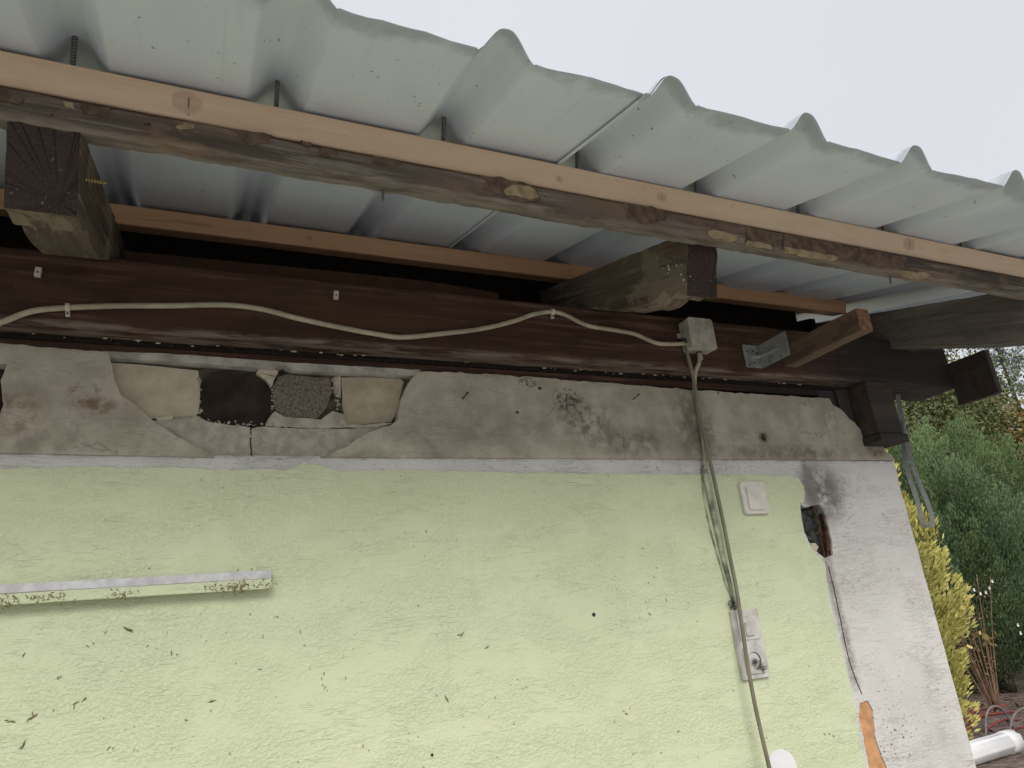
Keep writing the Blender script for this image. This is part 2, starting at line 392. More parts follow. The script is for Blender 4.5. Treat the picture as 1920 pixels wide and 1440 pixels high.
def slab(name, outline, y0, y1, mats, parent=None, holes=(), axis='y', origin=None):
    """sheet with the given (x, z) outline between depths y0 (front) and y1; axis 'x' gives outlines in (y, z)"""
    loops = [list(outline)] + [list(h) for h in holes]
    flat = [p for l in loops for p in l]
    tri = tessellate_polygon([[Vector((p[0], p[1], 0)) for p in l] for l in loops])
    f = (lambda p, d: (p[0], d, p[1])) if axis == 'y' else (lambda p, d: (d, p[0], p[1]))
    bm = bmesh.new()
    A = [bm.verts.new(f(p, y0)) for p in flat]; B = [bm.verts.new(f(p, y1)) for p in flat]
    for t in tri:
        if len(set(t)) == 3:
            try: bm.faces.new([A[i] for i in t]); bm.faces.new([B[i] for i in reversed(t)])
            except ValueError: pass
    k = 0
    for l in loops:
        for i in range(len(l)):
            j = (i + 1) % len(l); bm.faces.new((A[k + i], A[k + j], B[k + j], B[k + i]))
        k += len(l)
    if origin:
        bmesh.ops.translate(bm, verts=bm.verts, vec=-Vector(origin))
    o = from_bm(name, bm, mats, parent)
    if origin: o.location = origin
    return o
def rrect(x0, x1, z0, z1, r, n=5):
    out = []
    for cx, cz, a0 in ((x1 - r, z1 - r, 0), (x0 + r, z1 - r, 90), (x0 + r, z0 + r, 180), (x1 - r, z0 + r, 270)):
        for i in range(n + 1):
            a = rad(a0 + 90 * i / n); out.append((cx + r * math.cos(a), cz + r * math.sin(a)))
    return out
def tube(name, pts, r, mat, parent=None, n=8, smooth_sub=6, origin=None, cap=True):
    """swept tube through points by Catmull-Rom; r number or list of radii"""
    P = [Vector(p) for p in pts]; R = r if isinstance(r, (list, tuple)) else [r] * len(P)
    Q, RR = [], []
    for i in range(len(P) - 1):
        p0 = P[max(i - 1, 0)]; p1 = P[i]; p2 = P[i + 1]; p3 = P[min(i + 2, len(P) - 1)]
        for j in range(smooth_sub):
            t = j / smooth_sub
            Q.append(.5 * ((2 * p1) + (p2 - p0) * t + (2 * p0 - 5 * p1 + 4 * p2 - p3) * t * t + (3 * p1 - p0 - 3 * p2 + p3) * t ** 3))
            RR.append(R[i] * (1 - t) + R[i + 1] * t)
    Q.append(P[-1]); RR.append(R[-1])
    bm = bmesh.new(); rings = []; up = Vector((.3, .9, .2))
    for i, q in enumerate(Q):
        d = (Q[min(i + 1, len(Q) - 1)] - Q[max(i - 1, 0)]).normalized()
        a = d.cross(up).normalized(); b = d.cross(a)
        up = -a.cross(d) if False else up
        rings.append([bm.verts.new(q + (a * math.cos(2 * math.pi * k / n) + b * math.sin(2 * math.pi * k / n)) * RR[i]) for k in range(n)])
    for u, v in zip(rings, rings[1:]):
        for k in range(n): bm.faces.new((u[k], u[(k + 1) % n], v[(k + 1) % n], v[k]))
    if cap: bm.faces.new(rings[0]); bm.faces.new(rings[-1])
    if origin: bmesh.ops.translate(bm, verts=bm.verts, vec=-Vector(origin))
    o = from_bm(name, bm, mat, parent, True)
    if origin: o.location = origin
    return o
def box_bm(bm, x0, x1, y0, y1, z0, z1):
    r = bmesh.ops.create_cube(bm, size=1, matrix=Matrix.Translation(((x0 + x1) / 2, (y0 + y1) / 2, (z0 + z1) / 2)) @ Matrix.Diagonal((x1 - x0, y1 - y0, z1 - z0, 1)))
    return r['verts']
def box(name, x0, x1, y0, y1, z0, z1, mat, parent=None, b=0):
    bm = bmesh.new(); box_bm(bm, x0, x1, y0, y1, z0, z1)
    o = from_bm(name, bm, mat, parent)
    return bev(o, b) if b else o
def cyl_bm(bm, c, d, r, L, n=16, r2=None):
    q = Vector(d).to_track_quat('Z', 'Y').to_matrix().to_4x4()
    bmesh.ops.create_cone(bm, cap_ends=True, segments=n, radius1=r, radius2=r if r2 is None else r2, depth=L, matrix=Matrix.Translation(Vector(c) + Vector(d).normalized() * L / 2) @ q)

def timber(name, L, w, h, mats, parent=None, rnd=.006, seg=50, amp=.0012, wane=0, bow=0, seed=0, end=1, wane_amp=0):
    """timber along local x: w deep (y), h high (z), eased arris, uneven faces; wane rounds the lower rear arris"""
    ring = []
    def arc(cy, cz, a0, r, n=3):
        for i in range(n + 1):
            a = rad(a0 + 90 * i / n); ring.append((cy + r * math.cos(a), cz + r * math.sin(a)))
    r = rnd
    arc(w / 2 - r, h / 2 - r, 0, r); arc(-w / 2 + r, h / 2 - r, 90, r)
    ring += [(-w / 2, h * .18), (-w / 2, -h * .15)]
    rl = max(r, wane)
    arc(-w / 2 + rl, -h / 2 + rl, 180, rl, 5 if wane else 3)
    ring += [(0, -h / 2)]
    arc(w / 2 - rl, -h / 2 + rl, 270, rl, 5 if wane else 3)
    ring += [(w / 2, 0)]
    bm = bmesh.new(); rings = []
    for i in range(seg + 1):
        x = -L / 2 + L * i / seg; bo = bow * math.sin(math.pi * i / seg)
        rr = []
        for (y, z) in ring:
            p = Vector((x * 9 + seed * 5.1, y * 30, z * 30))
            d = amp * noise.noise(p) + amp * .7 * noise.noise(p * 2.7)
            k = Vector((y, z)); k = k.normalized() if k.length else k
            if wane_amp and z < -h * .1: d += -abs(wane_amp * noise.noise(Vector((x * 14, y * 60, seed + z * 40)))) + wane_amp * .5 * noise.noise(Vector((x * 60, seed, z * 90)))
            rr.append(bm.verts.new((x, y + k.x * d, z + k.y * d + bo)))
        rings.append(rr)
    n = len(ring)
    for u, v in zip(rings, rings[1:]):
        for k in range(n): bm.faces.new((u[k], u[(k + 1) % n], v[(k + 1) % n], v[k]))
    for rr in (rings[0], rings[-1]):
        f = bm.faces.new(rr); f.material_index = end if isinstance(mats, (list, tuple)) and len(mats) > 1 else 0
    o = from_bm(name, bm, mats, parent)
    return o

def screw(name, p, d, L, r, mat, parent=None, pitch=.003):
    """threaded shank as a lathe of ridges"""
    d = Vector(d).normalized(); bm = bmesh.new(); n = 8; rings = []
    q = d.to_track_quat('Z', 'Y')
    k = max(3, int(L / pitch))
    for i in range(2 * k + 1):
        t = i / (2 * k); rr = r if i % 2 else r * .66
        if t > .85: rr *= (1 - t) / .15 * .8 + .2
        rings.append([bm.verts.new(Vector(p) + q @ Vector((rr * math.cos(2 * math.pi * j / n), rr * math.sin(2 * math.pi * j / n), L * t))) for j in range(n)])
    for u, v in zip(rings, rings[1:]):
        for j in range(n): bm.faces.new((u[j], u[(j + 1) % n], v[(j + 1) % n], v[j]))
    bm.faces.new(rings[0]); bm.faces.new(rings[-1])
    return from_bm(name, bm, mat, parent)

# ---------------------------------------------------------------- ground
def mat_ground():
    m = M('pale_gravel_yard', .95, .1)
    c = m.mix(m.ss(m.noise(1.3, 5, .65), .3, .7), (.42, .415, .40), (.50, .495, .48))
    c = m.mix(m.mul(m.ss(m.noise(30, 4, .7), .5, .7), .5), c, (.28, .25, .22))
    soil = m.ss(m.add(m.sep()[0], m.mul(m.noise(.8, 3), 1.2)), 5.2, 6.4)
    c = m.mix(soil, c, m.mix(m.ss(m.noise(9, 5, .7), .35, .65), (.10, .075, .06), (.24, .19, .165)))
    m.col(c); m.bump(m.noise(25, 5, .7), .8, .02); return m.m
MAT['ground'] = mat_ground()
bm = bmesh.new()
bmesh.ops.create_grid(bm, x_segments=60, y_segments=60, size=250)
for v in bm.verts:
    if abs(v.co.x) > 30 or abs(v.co.y) > 30: v.co.z = -.05 + .25 * noise.noise(v.co * .03)
g = from_bm('ground', bm, 'ground'); g['kind'] = 'structure'

# ---------------------------------------------------------------- wall
ZB = (0.583,1.714)[1]          # level where the upper plaster begins
XR = 1.893                   # right-hand corner of the wall
wall = thing('plastered_wall', 'rendered shed wall with green painted lower part and broken grey plaster band on top', 'wall')
slab('rubble_backing', [(-0.404,1.915),(-0.157,1.923),(0.482,1.924),(0.469,1.706),(-0.376,1.702)], .0305, .0338, 'tan_dark', wall)
box('masonry_core', -2.5, XR - .012, .034, .26, 0, 1.905, 'dark', wall)
patch = roughen([(1.49,1.594),(1.51,1.585),(1.536,1.589),(1.554,1.592),(1.565,1.583),(1.573,1.559),(1.573,1.535),(1.573,1.497),(1.566,1.458),(1.539,1.451),(1.515,1.462),(1.497,1.48),(1.483,1.521),(1.487,1.566)], .006, .003, 4)
strip = roughen([(1.541,1.1),(1.568,1.102),(1.579,1.077),(1.565,1.022),(1.572,0.974),(1.581,0.949),(1.594,0.811),(1.513,0.826),(1.522,0.958),(1.524,1.004),(1.527,1.069)], .01, .003, 7)
base = [(-2.5, 0)] + roughen([(XR, .0), (XR, ZB)], .025, .004, 2, False) + [(-2.5, ZB)]
bev(slab('base_render', base, 0, .032, 'white', wall, [patch, strip]), .006, 3)
green = [(-2.5, .03), (-2.5, (-0.368,1.69)[1])] + roughen([(-0.339,1.689),(-0.294,1.688),(-0.177,1.69),(-0.05,1.69),(0.097,1.686),(0.181,1.687),(0.206,1.7),(0.28,1.683),(0.412,1.685),(0.58,1.681),(0.848,1.677),(1.156,1.674),(1.474,1.671),(1.504,1.663),(1.515,1.641),(1.513,1.623),(1.498,1.595),(1.487,1.597),(1.481,1.565),(1.477,1.52),(1.49,1.477),(1.511,1.455),(1.527,1.438),(1.524,1.412),(1.513,1.353),(1.515,1.262),(1.517,1.173),(1.52,1.124),(1.515,1.07),(1.509,1.006),(1.508,0.96),(1.508,0.87)], .008, .0035, 9, False) + [((1.508,0.87)[0] + .03, .03)]
bev(slab('green_render', green, -.0022, .001, 'green', wall), .0012, 2)
PL0 = roughen([(-0.382,1.91),(-0.32,1.914),(-0.272,1.913),(-0.222,1.911),(-0.151,1.91),(-0.145,1.89),(-0.136,1.857),(-0.125,1.83),(-0.108,1.813),(-0.085,1.797),(-0.062,1.773),(-0.027,1.75),(0.011,1.728),(0.037,1.717),(0.041,1.709)], .008, .0028, 3, False)
# a bite at the far left where a stone shows
PL0 += [((-0.37,1.706)[0], ZB + .0015)] + roughen([(-0.378,1.769),(-0.304,1.779),(-0.302,1.8),(-0.308,1.824),(-0.311,1.844),(-0.308,1.859),(-0.305,1.876),(-0.377,1.873)], .008, .002, 5, False)
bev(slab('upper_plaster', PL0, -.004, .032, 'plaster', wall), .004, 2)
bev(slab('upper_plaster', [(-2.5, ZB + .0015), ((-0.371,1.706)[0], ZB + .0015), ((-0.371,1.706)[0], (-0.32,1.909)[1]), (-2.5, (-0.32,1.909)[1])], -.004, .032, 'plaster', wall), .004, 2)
PR = roughen([(0.237,1.712),(0.257,1.718),(0.291,1.732),(0.311,1.749),(0.336,1.764),(0.388,1.783),(0.4,1.794),(0.404,1.822),(0.417,1.859),(0.433,1.888),(0.451,1.908)], .007, .0028, 6, False)
PR += roughen([(0.451,1.908),(0.599,1.911),(0.881,1.907),(1.17,1.901),(1.423,1.899),(1.688,1.898),(1.699,1.879),(1.727,1.867),(1.75,1.84),(1.786,1.807),(1.835,1.771),(1.863,1.756)], .012, .003, 8, False)
PR += roughen([(XR - .03, (1.87,1.743)[1]), (XR - .006, (1.875,1.734)[1]), (XR, ZB + .0015)], .01, .003, 3, False)
def hole(c, r, seed, e=1.0):
    return roughen([(c[0] + r * math.cos(a) * e, c[1] + r * math.sin(a)) for a in [2 * math.pi * i / 10 for i in range(10)]], .004, r * .35, seed)
holes = [hole((1.409,1.775), .0095, 1, .8), hole((0.683,1.821), .0045, 2), hole((0.748,1.883), .0045, 3), hole((1.283,1.896), .004, 3)]
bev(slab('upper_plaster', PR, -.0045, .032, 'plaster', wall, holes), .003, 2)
# grey repair patch near the corner
c = (1.674,1.828)
o = slab('repair_patch', roughen([(c[0] + .026 * math.cos(a), c[1] + .033 * math.sin(a) + .004 * math.sin(3 * a)) for a in [2 * math.pi * i / 20 for i in range(20)]], .006, .003, 2), -.0065, .001, 'mortar', wall)
bev(o, .0015)
# exposed courses inside the broken plaster
slab('mortar_bed', roughen([(-0.16,1.914),(-0.064,1.917),(0.052,1.916),(0.134,1.914),(0.166,1.913),(0.287,1.914),(0.459,1.915),(0.452,1.899),(0.287,1.897),(0.182,1.896),(0.166,1.907),(0.14,1.897),(0.053,1.899),(-0.063,1.902),(-0.15,1.901)], .01, .0015, 2), .004, .034, 'ledge', wall)
def stone(pts, y, mat, label=None, seed=1, step=.008, amp=.002, b=.004, name='stone'):
    o = slab(name, roughen(pts, step, amp, seed), y, .05, mat, wall); bev(o, b, 3)
    if label: o['label'] = label
    return o
stone([(-0.197,1.901),(-0.14,1.898),(-0.072,1.896),(0.006,1.891),(0.011,1.862),(0.01,1.807),(0.006,1.796),(-0.029,1.792),(-0.07,1.789),(-0.187,1.779)], .020, 'cream', 'smooth cream block half hidden by plaster', 1, .01, .001)
stone([(0.029,1.891),(0.062,1.897),(0.111,1.889),(0.134,1.873),(0.145,1.839),(0.14,1.805),(0.126,1.781),(0.076,1.78),(0.024,1.789),(0.011,1.811),(0.011,1.855)], .022, 'logend', 'dark cracked timber block', 2, .008, .0015, .006, 'timber_block')
stone([(0.155,1.886),(0.181,1.892),(0.224,1.889),(0.261,1.889),(0.265,1.856),(0.253,1.821),(0.236,1.798),(0.198,1.798),(0.166,1.8),(0.149,1.817),(0.146,1.857)], .017, 'concrete', 'rough grey concrete stone', 3, .006, .0025, .006)
stone([(0.287,1.893),(0.343,1.896),(0.417,1.897),(0.424,1.89),(0.415,1.858),(0.401,1.811),(0.392,1.796),(0.329,1.789),(0.295,1.784),(0.288,1.828)], .020, 'cream2', 'tan block at the right end of the gap', 4, .01, .0012)
stone([(0.119,1.902),(0.139,1.906),(0.157,1.897),(0.149,1.878),(0.144,1.861),(0.132,1.877),(0.113,1.89)], .012, 'cream', None, 5, .006, .0012, .003, 'mortar_lump')
stone([(0.269,1.895),(0.286,1.896),(0.286,1.846),(0.278,1.849),(0.27,1.857)], .02, 'mortar', None, 5, .006, .0012, .003, 'mortar_lump')
stone([(0.136,1.789),(0.151,1.809),(0.167,1.798),(0.241,1.795),(0.265,1.814),(0.29,1.807),(0.295,1.784),(0.392,1.792),(0.398,1.785),(0.284,1.775),(0.136,1.775)], .012, 'mortar', None, 5, .006, .0018, .004, 'mortar_lump')
stone([(-0.064,1.789),(-0.037,1.794),(-0.031,1.784),(-0.058,1.781)], .012, 'cream', None, 5, .006, .0012, .003, 'mortar_lump')
stone([(-0.083,1.78),(-0.029,1.788),(0.008,1.794),(0.026,1.783),(0.076,1.777),(0.104,1.774),(0.107,1.706),(-0.078,1.705)], .011, 'mortar', None, 6, .01, .0018, .004, 'mortar_course')
stone([(0.107,1.77),(0.126,1.777),(0.24,1.776),(0.351,1.78),(0.421,1.797),(0.417,1.708),(0.111,1.706)], .012, 'mortar', None, 7, .01, .002, .004, 'mortar_course')
stone([(-0.391,1.892),(-0.297,1.893),(-0.284,1.773),(-0.375,1.77)], .024, 'logend', None, 8, .01, .002)
bm = bmesh.new(); rg = random.Random(12)
seams = [[(0.01,1.884),(0.012,1.801)], [(0.143,1.874),(0.148,1.812)], [(0.266,1.892),(0.285,1.793)], [(0.023,1.785),(0.284,1.777)], [(0.284,1.777),(0.398,1.79)], [(0.107,1.771),(0.109,1.717)], [(-0.063,1.786),(0.013,1.791)]]
for a, b in seams:
    for i in range(int(30 * (Vector(a) - Vector(b)).length / .08)):
        t = rg.random(); r = abs(rg.gauss(.0009, .0010)) + .0005
        p = Vector(a).lerp(Vector(b), t) + Vector((rg.gauss(0, .002), rg.gauss(0, .002)))
        bmesh.ops.create_icosphere(bm, subdivisions=1, radius=r, matrix=Matrix.Translation((p.x, rg.uniform(.013, .022), p.y)) @ Matrix.Diagonal((rg.uniform(.7, 1.8), 1, rg.uniform(.6, 1.3), 1)))
o = from_bm('mortar_crumbs', bm, 'mortar', wall); o['kind'] = 'stuff'
# cavity with a rusty steel angle by the pier, and the orange filler strip
o = slab('cavity_rubble', roughen([(p[0] * 1.0, p[1]) for p in [(1.456,1.609),(1.65,1.606),(1.591,1.429),(1.407,1.439)]], .01, .001), .02, .0335, 'cavity', wall)
bm = bmesh.new(); rg = random.Random(3)
for i in range(26):
    a = (rg.uniform((1.467,1.517)[0], (1.565,1.514)[0]), rg.uniform((1.485,1.454)[1], (1.526,1.589)[1]))
    r = rg.uniform(.005, .012)
    bmesh.ops.create_icosphere(bm, subdivisions=1, radius=r, matrix=Matrix.Translation((a[0], .022, a[1])) @ Matrix.Diagonal((1, .7, rg.uniform(.7, 1.3), 1)))
o = from_bm('cavity_rubble', bm, 'cavity', wall); o['kind'] = 'stuff'
slab('steel_angle', [(1.57,1.579),(1.581,1.583),(1.571,1.447),(1.552,1.459),(1.565,1.515)], .006, .02, 'rust', wall)
slab('steel_edge', [(1.539,1.597),(1.543,1.597),(1.541,1.449),(1.537,1.447)], .003, .006, 'rust', wall)
stone([(1.504,1.492),(1.522,1.493),(1.532,1.481),(1.52,1.469),(1.506,1.478)], .008, 'cream', None, 5, .006, .0012, .003, 'mortar_lump')
slab('orange_filler', [(p[0], p[1]) for p in [(1.51,1.131),(1.645,1.116),(1.62,0.785),(1.486,0.809)]], .0045, .033, 'orange', wall)
# thin metal corner bead showing as a dark broken line
for i, (a, b) in enumerate((((1556,1070),(1566,1120)), ((1568,1128),(1578,1180)), ((1580,1190),(1592,1240)), ((1594,1246),(1614,1300)))):
    pass
tube('corner_bead', [(1.539,0,1.429),(1.541,0,1.38),(1.539,0,1.305),(1.536,0,1.219),(1.541,0,1.168),(1.553,0,1.118)], .0016, 'rust', wall, 6)
# unseen returns that close the shed
box('unseen_side_wall', XR - .22, XR - .006, .262, 3.2, 0, 1.9, 'white', wall)
box('unseen_side_wall', -2.5, -2.3, .262, 3.2, 0, 2.0, 'white', wall)
box('unseen_back_wall', -2.5, XR - .006, 3.202, 3.4, 0, 2.75, 'white', wall)
slab('unseen_gable_boarding', [(.14, 1.91), (3.19, 1.91), (3.19, 3.0), (.14, 2.235)], XR - .03, XR - .008, 'black', wall, axis='x')
slab('unseen_gable_boarding', [(.14, 2.005), (3.19, 2.005), (3.19, 3.0), (.14, 2.235)], -2.5, -2.47, 'black', wall, axis='x')

# ---------------------------------------------------------------- roof sheets
TH = rad(15); RO = Vector((0, -.5, 2.1295))
roof = thing('metal_roof', 'trapezoidal white coated steel roof sheeting seen from below with cut eave edge', 'roof', RO)
roof.rotation_euler = (TH, .0085, 0); roof.location.z += .0055
PITCH = .2655; R0 = -.172          # ribs are centred at R0 + k*PITCH
def profile(x0, x1, first_lip=0, last_lip=0):
    pts = []
    k0 = math.floor((x0 - R0) / PITCH) - 1
    def hgt(x):
        d = abs((x - R0 + PITCH / 2) % PITCH - PITCH / 2)
        b, t, H = .0435, .010, .041
        if d <= t: return H - .0022 * (d / t) ** 2
        if d >= b: return 0.0
        u = (b - d) / (b - t)
        return (H - .0022) * (u - .05 * math.sin(2 * math.pi * u))
    xs = []
    k = k0
    while R0 + k * PITCH < x1 + PITCH:
        c = R0 + k * PITCH
        for q in (-.060, -.046, -.0435, -.041, -.034, -.026, -.018, -.0145, -.0125, -.010, -.005, 0, .005, .010, .0125, .0145, .018, .026, .034, .041, .0435, .046, .060): xs.append(c + q)
        for j in range(1, 8): xs.append(c + .060 + (PITCH - .12) * j / 8)
        k += 1
    xs = [x0] + [x for x in sorted(xs) if x0 + .0008 < x < x1 - .0008] + [x1]
    return [(x, hgt(x)) for x in xs]
def sheet(x0, x1, lift, seed, e0):
    pr = profile(x0, x1)
    ss = [0, .004, .01, .02, .034, .05, .075, .1, .14, .2] + [.2 + .1 * i for i in range(1, 35)]
    bm = bmesh.new(); rows = []
    for s in ss:
        row = []
        for (x, h) in pr:
            fall = math.exp(-s / .03)
            bend = fall * (.004 * noise.noise(Vector((x * 9 + seed, 0, 1))) + .0022 * noise.noise(Vector((x * 34, seed, 2))))
            oil = .0014 * noise.noise(Vector((x * 7, s * 2.2, seed)))
            if h > .002: oil *= .3
            cut = e0 + .010 * noise.noise(Vector((x * 3.1, seed, 7))) + .003 * noise.noise(Vector((x * 16, seed, 4)))
            yy = cut + s * (1 + 0) if s < .2 else cut * max(0, 1 - (s - .2)) + s + (e0 * (1 - max(0, 1 - (s - .2))))
            # edge pan curls up slightly between ribs
            curl = fall * (.004 if h < .002 else 0)
            row.append(bm.verts.new((x, yy, h + lift + bend + oil + curl)))
        rows.append(row)
    for u, v in zip(rows, rows[1:]):
        for k in range(len(pr) - 1): bm.faces.new((u[k], u[k + 1], v[k + 1], v[k]))
    o = from_bm('roof_sheet', bm, 'sheet', roof, True)
    so = o.modifiers.new('solid', 'SOLIDIFY'); so.thickness = .0008; so.offset = 1
    for p in o.data.polygons: p.use_smooth = True
    return o
def ribx(k): return R0 + k * PITCH
sheet(-2.45, ribx(3) + .052, .0045, 1, -.266)
sheet(ribx(3) - .05, ribx(7) + .05, .0005, 5, -.272)
sheet(ribx(7) - .05, 2.42, .0045, 9, -.266)
# fixing screws that come down through the crests beside the batten
bm = None
for k in range(-1, 8):
    s = screw('roof_screw', (ribx(k) + .004 * ((k * 7) % 3 - 1), .012, .044), (0, 0, -1), .05, .0042, 'steel', roof, .0042)

# ---------------------------------------------------------------- battens
def at_roof(s, n): return RO + Vector((0, s * math.cos(TH) - n * math.sin(TH), s * math.sin(TH) + n * math.cos(TH)))
b1 = timber('pine_batten', 4.6, .058, .048, 'pine', None, .003, 40, .0005, seed=1)
b1.location = at_roof(.030, -.0252) + Vector((-.02, 0, .0053)); b1.rotation_euler = (TH, .0085, 0)
tag(b1, 'new orange pine batten along the eave on top of the old weathered pole', 'batten', 'new pine battens under the roof sheets')
b2 = timber('pine_batten', 4.3, .058, .043, 'pine2', None, .003, 40, .0005, seed=2)
b2.location = at_roof(.63, -.0225) + Vector((-.17, 0, 0)); b2.rotation_euler = (TH, 0, 0)
tag(b2, 'new pine batten deeper under the roof resting over the rafters', 'batten', 'new pine battens under the roof sheets')

# ---------------------------------------------------------------- old eave pole with bark
pole = thing('eaves_pole', 'old weathered eaves timber with bark remains under the front pine batten', 'beam', (-.02, -.4690, 2.0615))
pole.rotation_euler = (rad(8), .0085, 0)
pw = timber('pole', 4.6, .046, .042, 'old', pole, .004, 420, .0024, .012, 0, 4, 0, .0042)
def patch_on_pole(pts, lift, mat, seed):
    """bark remnants: outlines given on the pole's front face"""
    q = [(p[0] + .02, (p[1] - 2.0425) * .72 - .001) for p in pts]
    o = slab('bark_patch', roughen(roughen(q, .008, .004, seed), .003, .0022, seed + 40), -.0238 - lift * .3, -.018, mat, pole); return bev(o, .0012)
for i, (pts, lift, mat) in enumerate((
    ([(-0.266,2.063),(-0.238,2.068),(-0.223,2.053),(-0.229,2.045),(-0.263,2.039)], .003, 'bark'),
    ([(-0.16,2.069),(-0.126,2.071),(-0.124,2.059),(-0.13,2.048),(-0.145,2.046),(-0.158,2.05)], .003, 'bark'),
    ([(-0.181,2.067),(-0.168,2.067),(-0.166,2.054),(-0.179,2.054)], .002, 'bast'),
    ([(-0.044,2.057),(-0.032,2.065),(-0.02,2.069),(-0.018,2.062),(-0.028,2.056),(-0.038,2.052)], .0025, 'bast'),
    ([(0.035,2.075),(0.065,2.078),(0.086,2.077),(0.084,2.061),(0.058,2.045),(0.043,2.054)], .0025, 'bark'),
    ([(0.129,2.077),(0.146,2.077),(0.145,2.067),(0.134,2.065)], .0025, 'bark'),
    ([(0.158,2.067),(0.178,2.074),(0.186,2.066),(0.18,2.051),(0.162,2.044),(0.154,2.052)], .0025, 'bark'),
    ([(0.24,2.07),(0.279,2.074),(0.287,2.065),(0.256,2.053),(0.241,2.056)], .0025, 'bark'),
    ([(0.42,2.076),(0.461,2.077),(0.505,2.074),(0.527,2.07),(0.53,2.049),(0.535,2.037),(0.506,2.03),(0.471,2.032),(0.442,2.033),(0.426,2.043),(0.432,2.06)], .004, 'bark'),
    ([(0.464,2.048),(0.481,2.062),(0.505,2.068),(0.523,2.063),(0.53,2.045),(0.514,2.035),(0.486,2.035),(0.466,2.036)], .0065, 'bast'),
    ([(0.704,2.074),(0.778,2.075),(0.811,2.069),(0.796,2.044),(0.751,2.028),(0.711,2.033)], .0035, 'bark'),
    ([(0.995,2.069),(1.079,2.067),(1.079,2.034),(1.038,2.019),(0.991,2.024)], .004, 'bark'),
    ([(1.094,2.067),(1.23,2.069),(1.359,2.07),(1.46,2.065),(1.441,2.025),(1.342,2.022),(1.214,2.021),(1.089,2.024)], .004, 'bark'),
    ([(0.896,2.041),(0.924,2.04),(0.971,2.036),(0.963,2.022),(0.917,2.023),(0.895,2.029)], .006, 'bast'),
    ([(0.992,2.029),(1.054,2.028),(1.058,2.017),(0.996,2.018)], .006, 'bast'),
    ([(1.09,2.029),(1.171,2.03),(1.247,2.028),(1.236,2.016),(1.152,2.015),(1.094,2.017)], .006, 'bast'),
    ([(1.439,2.02),(1.507,2.028),(1.531,2.02),(1.498,2.005),(1.445,2.004)], .008, 'bast'),
    )):
    patch_on_pole(pts, lift, mat, i)
for px in ((0.263,-0.47,2.046), (1.434,-0.47,2.038)):
    screw('screw', (px[0] + .02, .004, -.015), (0, 0, -1), .026, .0026, 'steel', pole)

# ---------------------------------------------------------------- rafters
def rafter(name, x0, x1, label, tail, mats, seed, top_end=(.6, 2.369), head=(-.453, 2.064)):
    prof = tail + [(.6, 2.24), top_end, head]
    bm = bmesh.new(); nx = 6
    pr = roughen(prof, .02, .0022, seed)
    rows = [[bm.verts.new((x0 + (x1 - x0) * i / nx + .0015 * noise.noise(Vector((p[0] * 40, p[1] * 40, i + seed))), p[0] + .0012 * noise.noise(Vector((p[0] * 70, i * 1.3, seed))), p[1] + .0012 * noise.noise(Vector((p[1] * 70, i * 1.3, seed + 5))))) for p in pr] for i in range(nx + 1)]
    n = len(pr)
    for u, v in zip(rows, rows[1:]):
        for k in range(n):
            f = bm.faces.new((u[k], u[(k + 1) % n], v[(k + 1) % n], v[k]))
            c = f.calc_center_median()
            if abs(f.normal.y) >= 0: f.normal_update()
            if f.normal.y < -.8 or (c.y < -.4 and abs(f.normal.y) > .75): f.material_index = 1
    for row in (rows[0], rows[-1]):
        es = []
        t = tessellate_polygon([[Vector((v.co.y, v.co.z, 0)) for v in row]])
        for a in t:
            try: bm.faces.new([row[i] for i in a])
            except ValueError: pass
    org = Vector(((x0 + x1) / 2, -.45, 2.0))
    bmesh.ops.translate(bm, verts=bm.verts, vec=-org)
    # lay the grain along the rafter: the object's x axis points up the slope
    rot = Matrix.Rotation(rad(90), 4, 'Z') @ Matrix.Rotation(rad(-17), 4, 'Y')
    bm.transform(rot.inverted())
    o = from_bm(name, bm, mats, None)
    o.matrix_world = Matrix.Translation(org) @ rot
    bev(o, .003, 2, 50)
    return tag(o, label, 'rafter', 'rafters under the roof')
tailA = [(-.432, 1.936), (-.405, 1.944), (-.372, 1.948), (-.352, 1.962), (-.33, 1.975), (-.305, 1.972), (-.25, 1.985), (-.175, 2.012), (-.05, 2.078)]
tailB = [(-.415, 1.941), (-.39, 1.962), (-.366, 1.960), (-.350, 1.984), (-.33, 1.978), (-.30, 1.976), (-.268, 1.985), (-.225, 2.004), (-.175, 2.020), (-.05, 2.084)]
ra = rafter('rafter', -.243, -.158, 'leftmost rafter tail with square dark end and fuzzy rotten underside', tailA, ['rafter', 'rafter_end'], 1, head=(-.482, 2.050))
rb = rafter('rafter', .882, .958, 'middle rafter tail with white specks beside its dark end and wavy cut underside', tailB, ['rafter', 'rafter_end'], 2)
tailC = [(-.455, 1.915), (-.3, 1.965), (-.1, 2.042)]
rc = rafter('rafter', 1.955, 2.05, 'rightmost dark rafter at the gable end beyond the wall corner', tailC, ['gable', 'rafter_end'], 3)
inv = ra.matrix_world.inverted()
sc = screw('screw', (-0.167,-0.4,2.021), (1, .05, -.05), .036, .0032, 'brass', None, .0034)
mw = sc.matrix_world.copy(); sc.parent = ra; sc.matrix_parent_inverse = inv
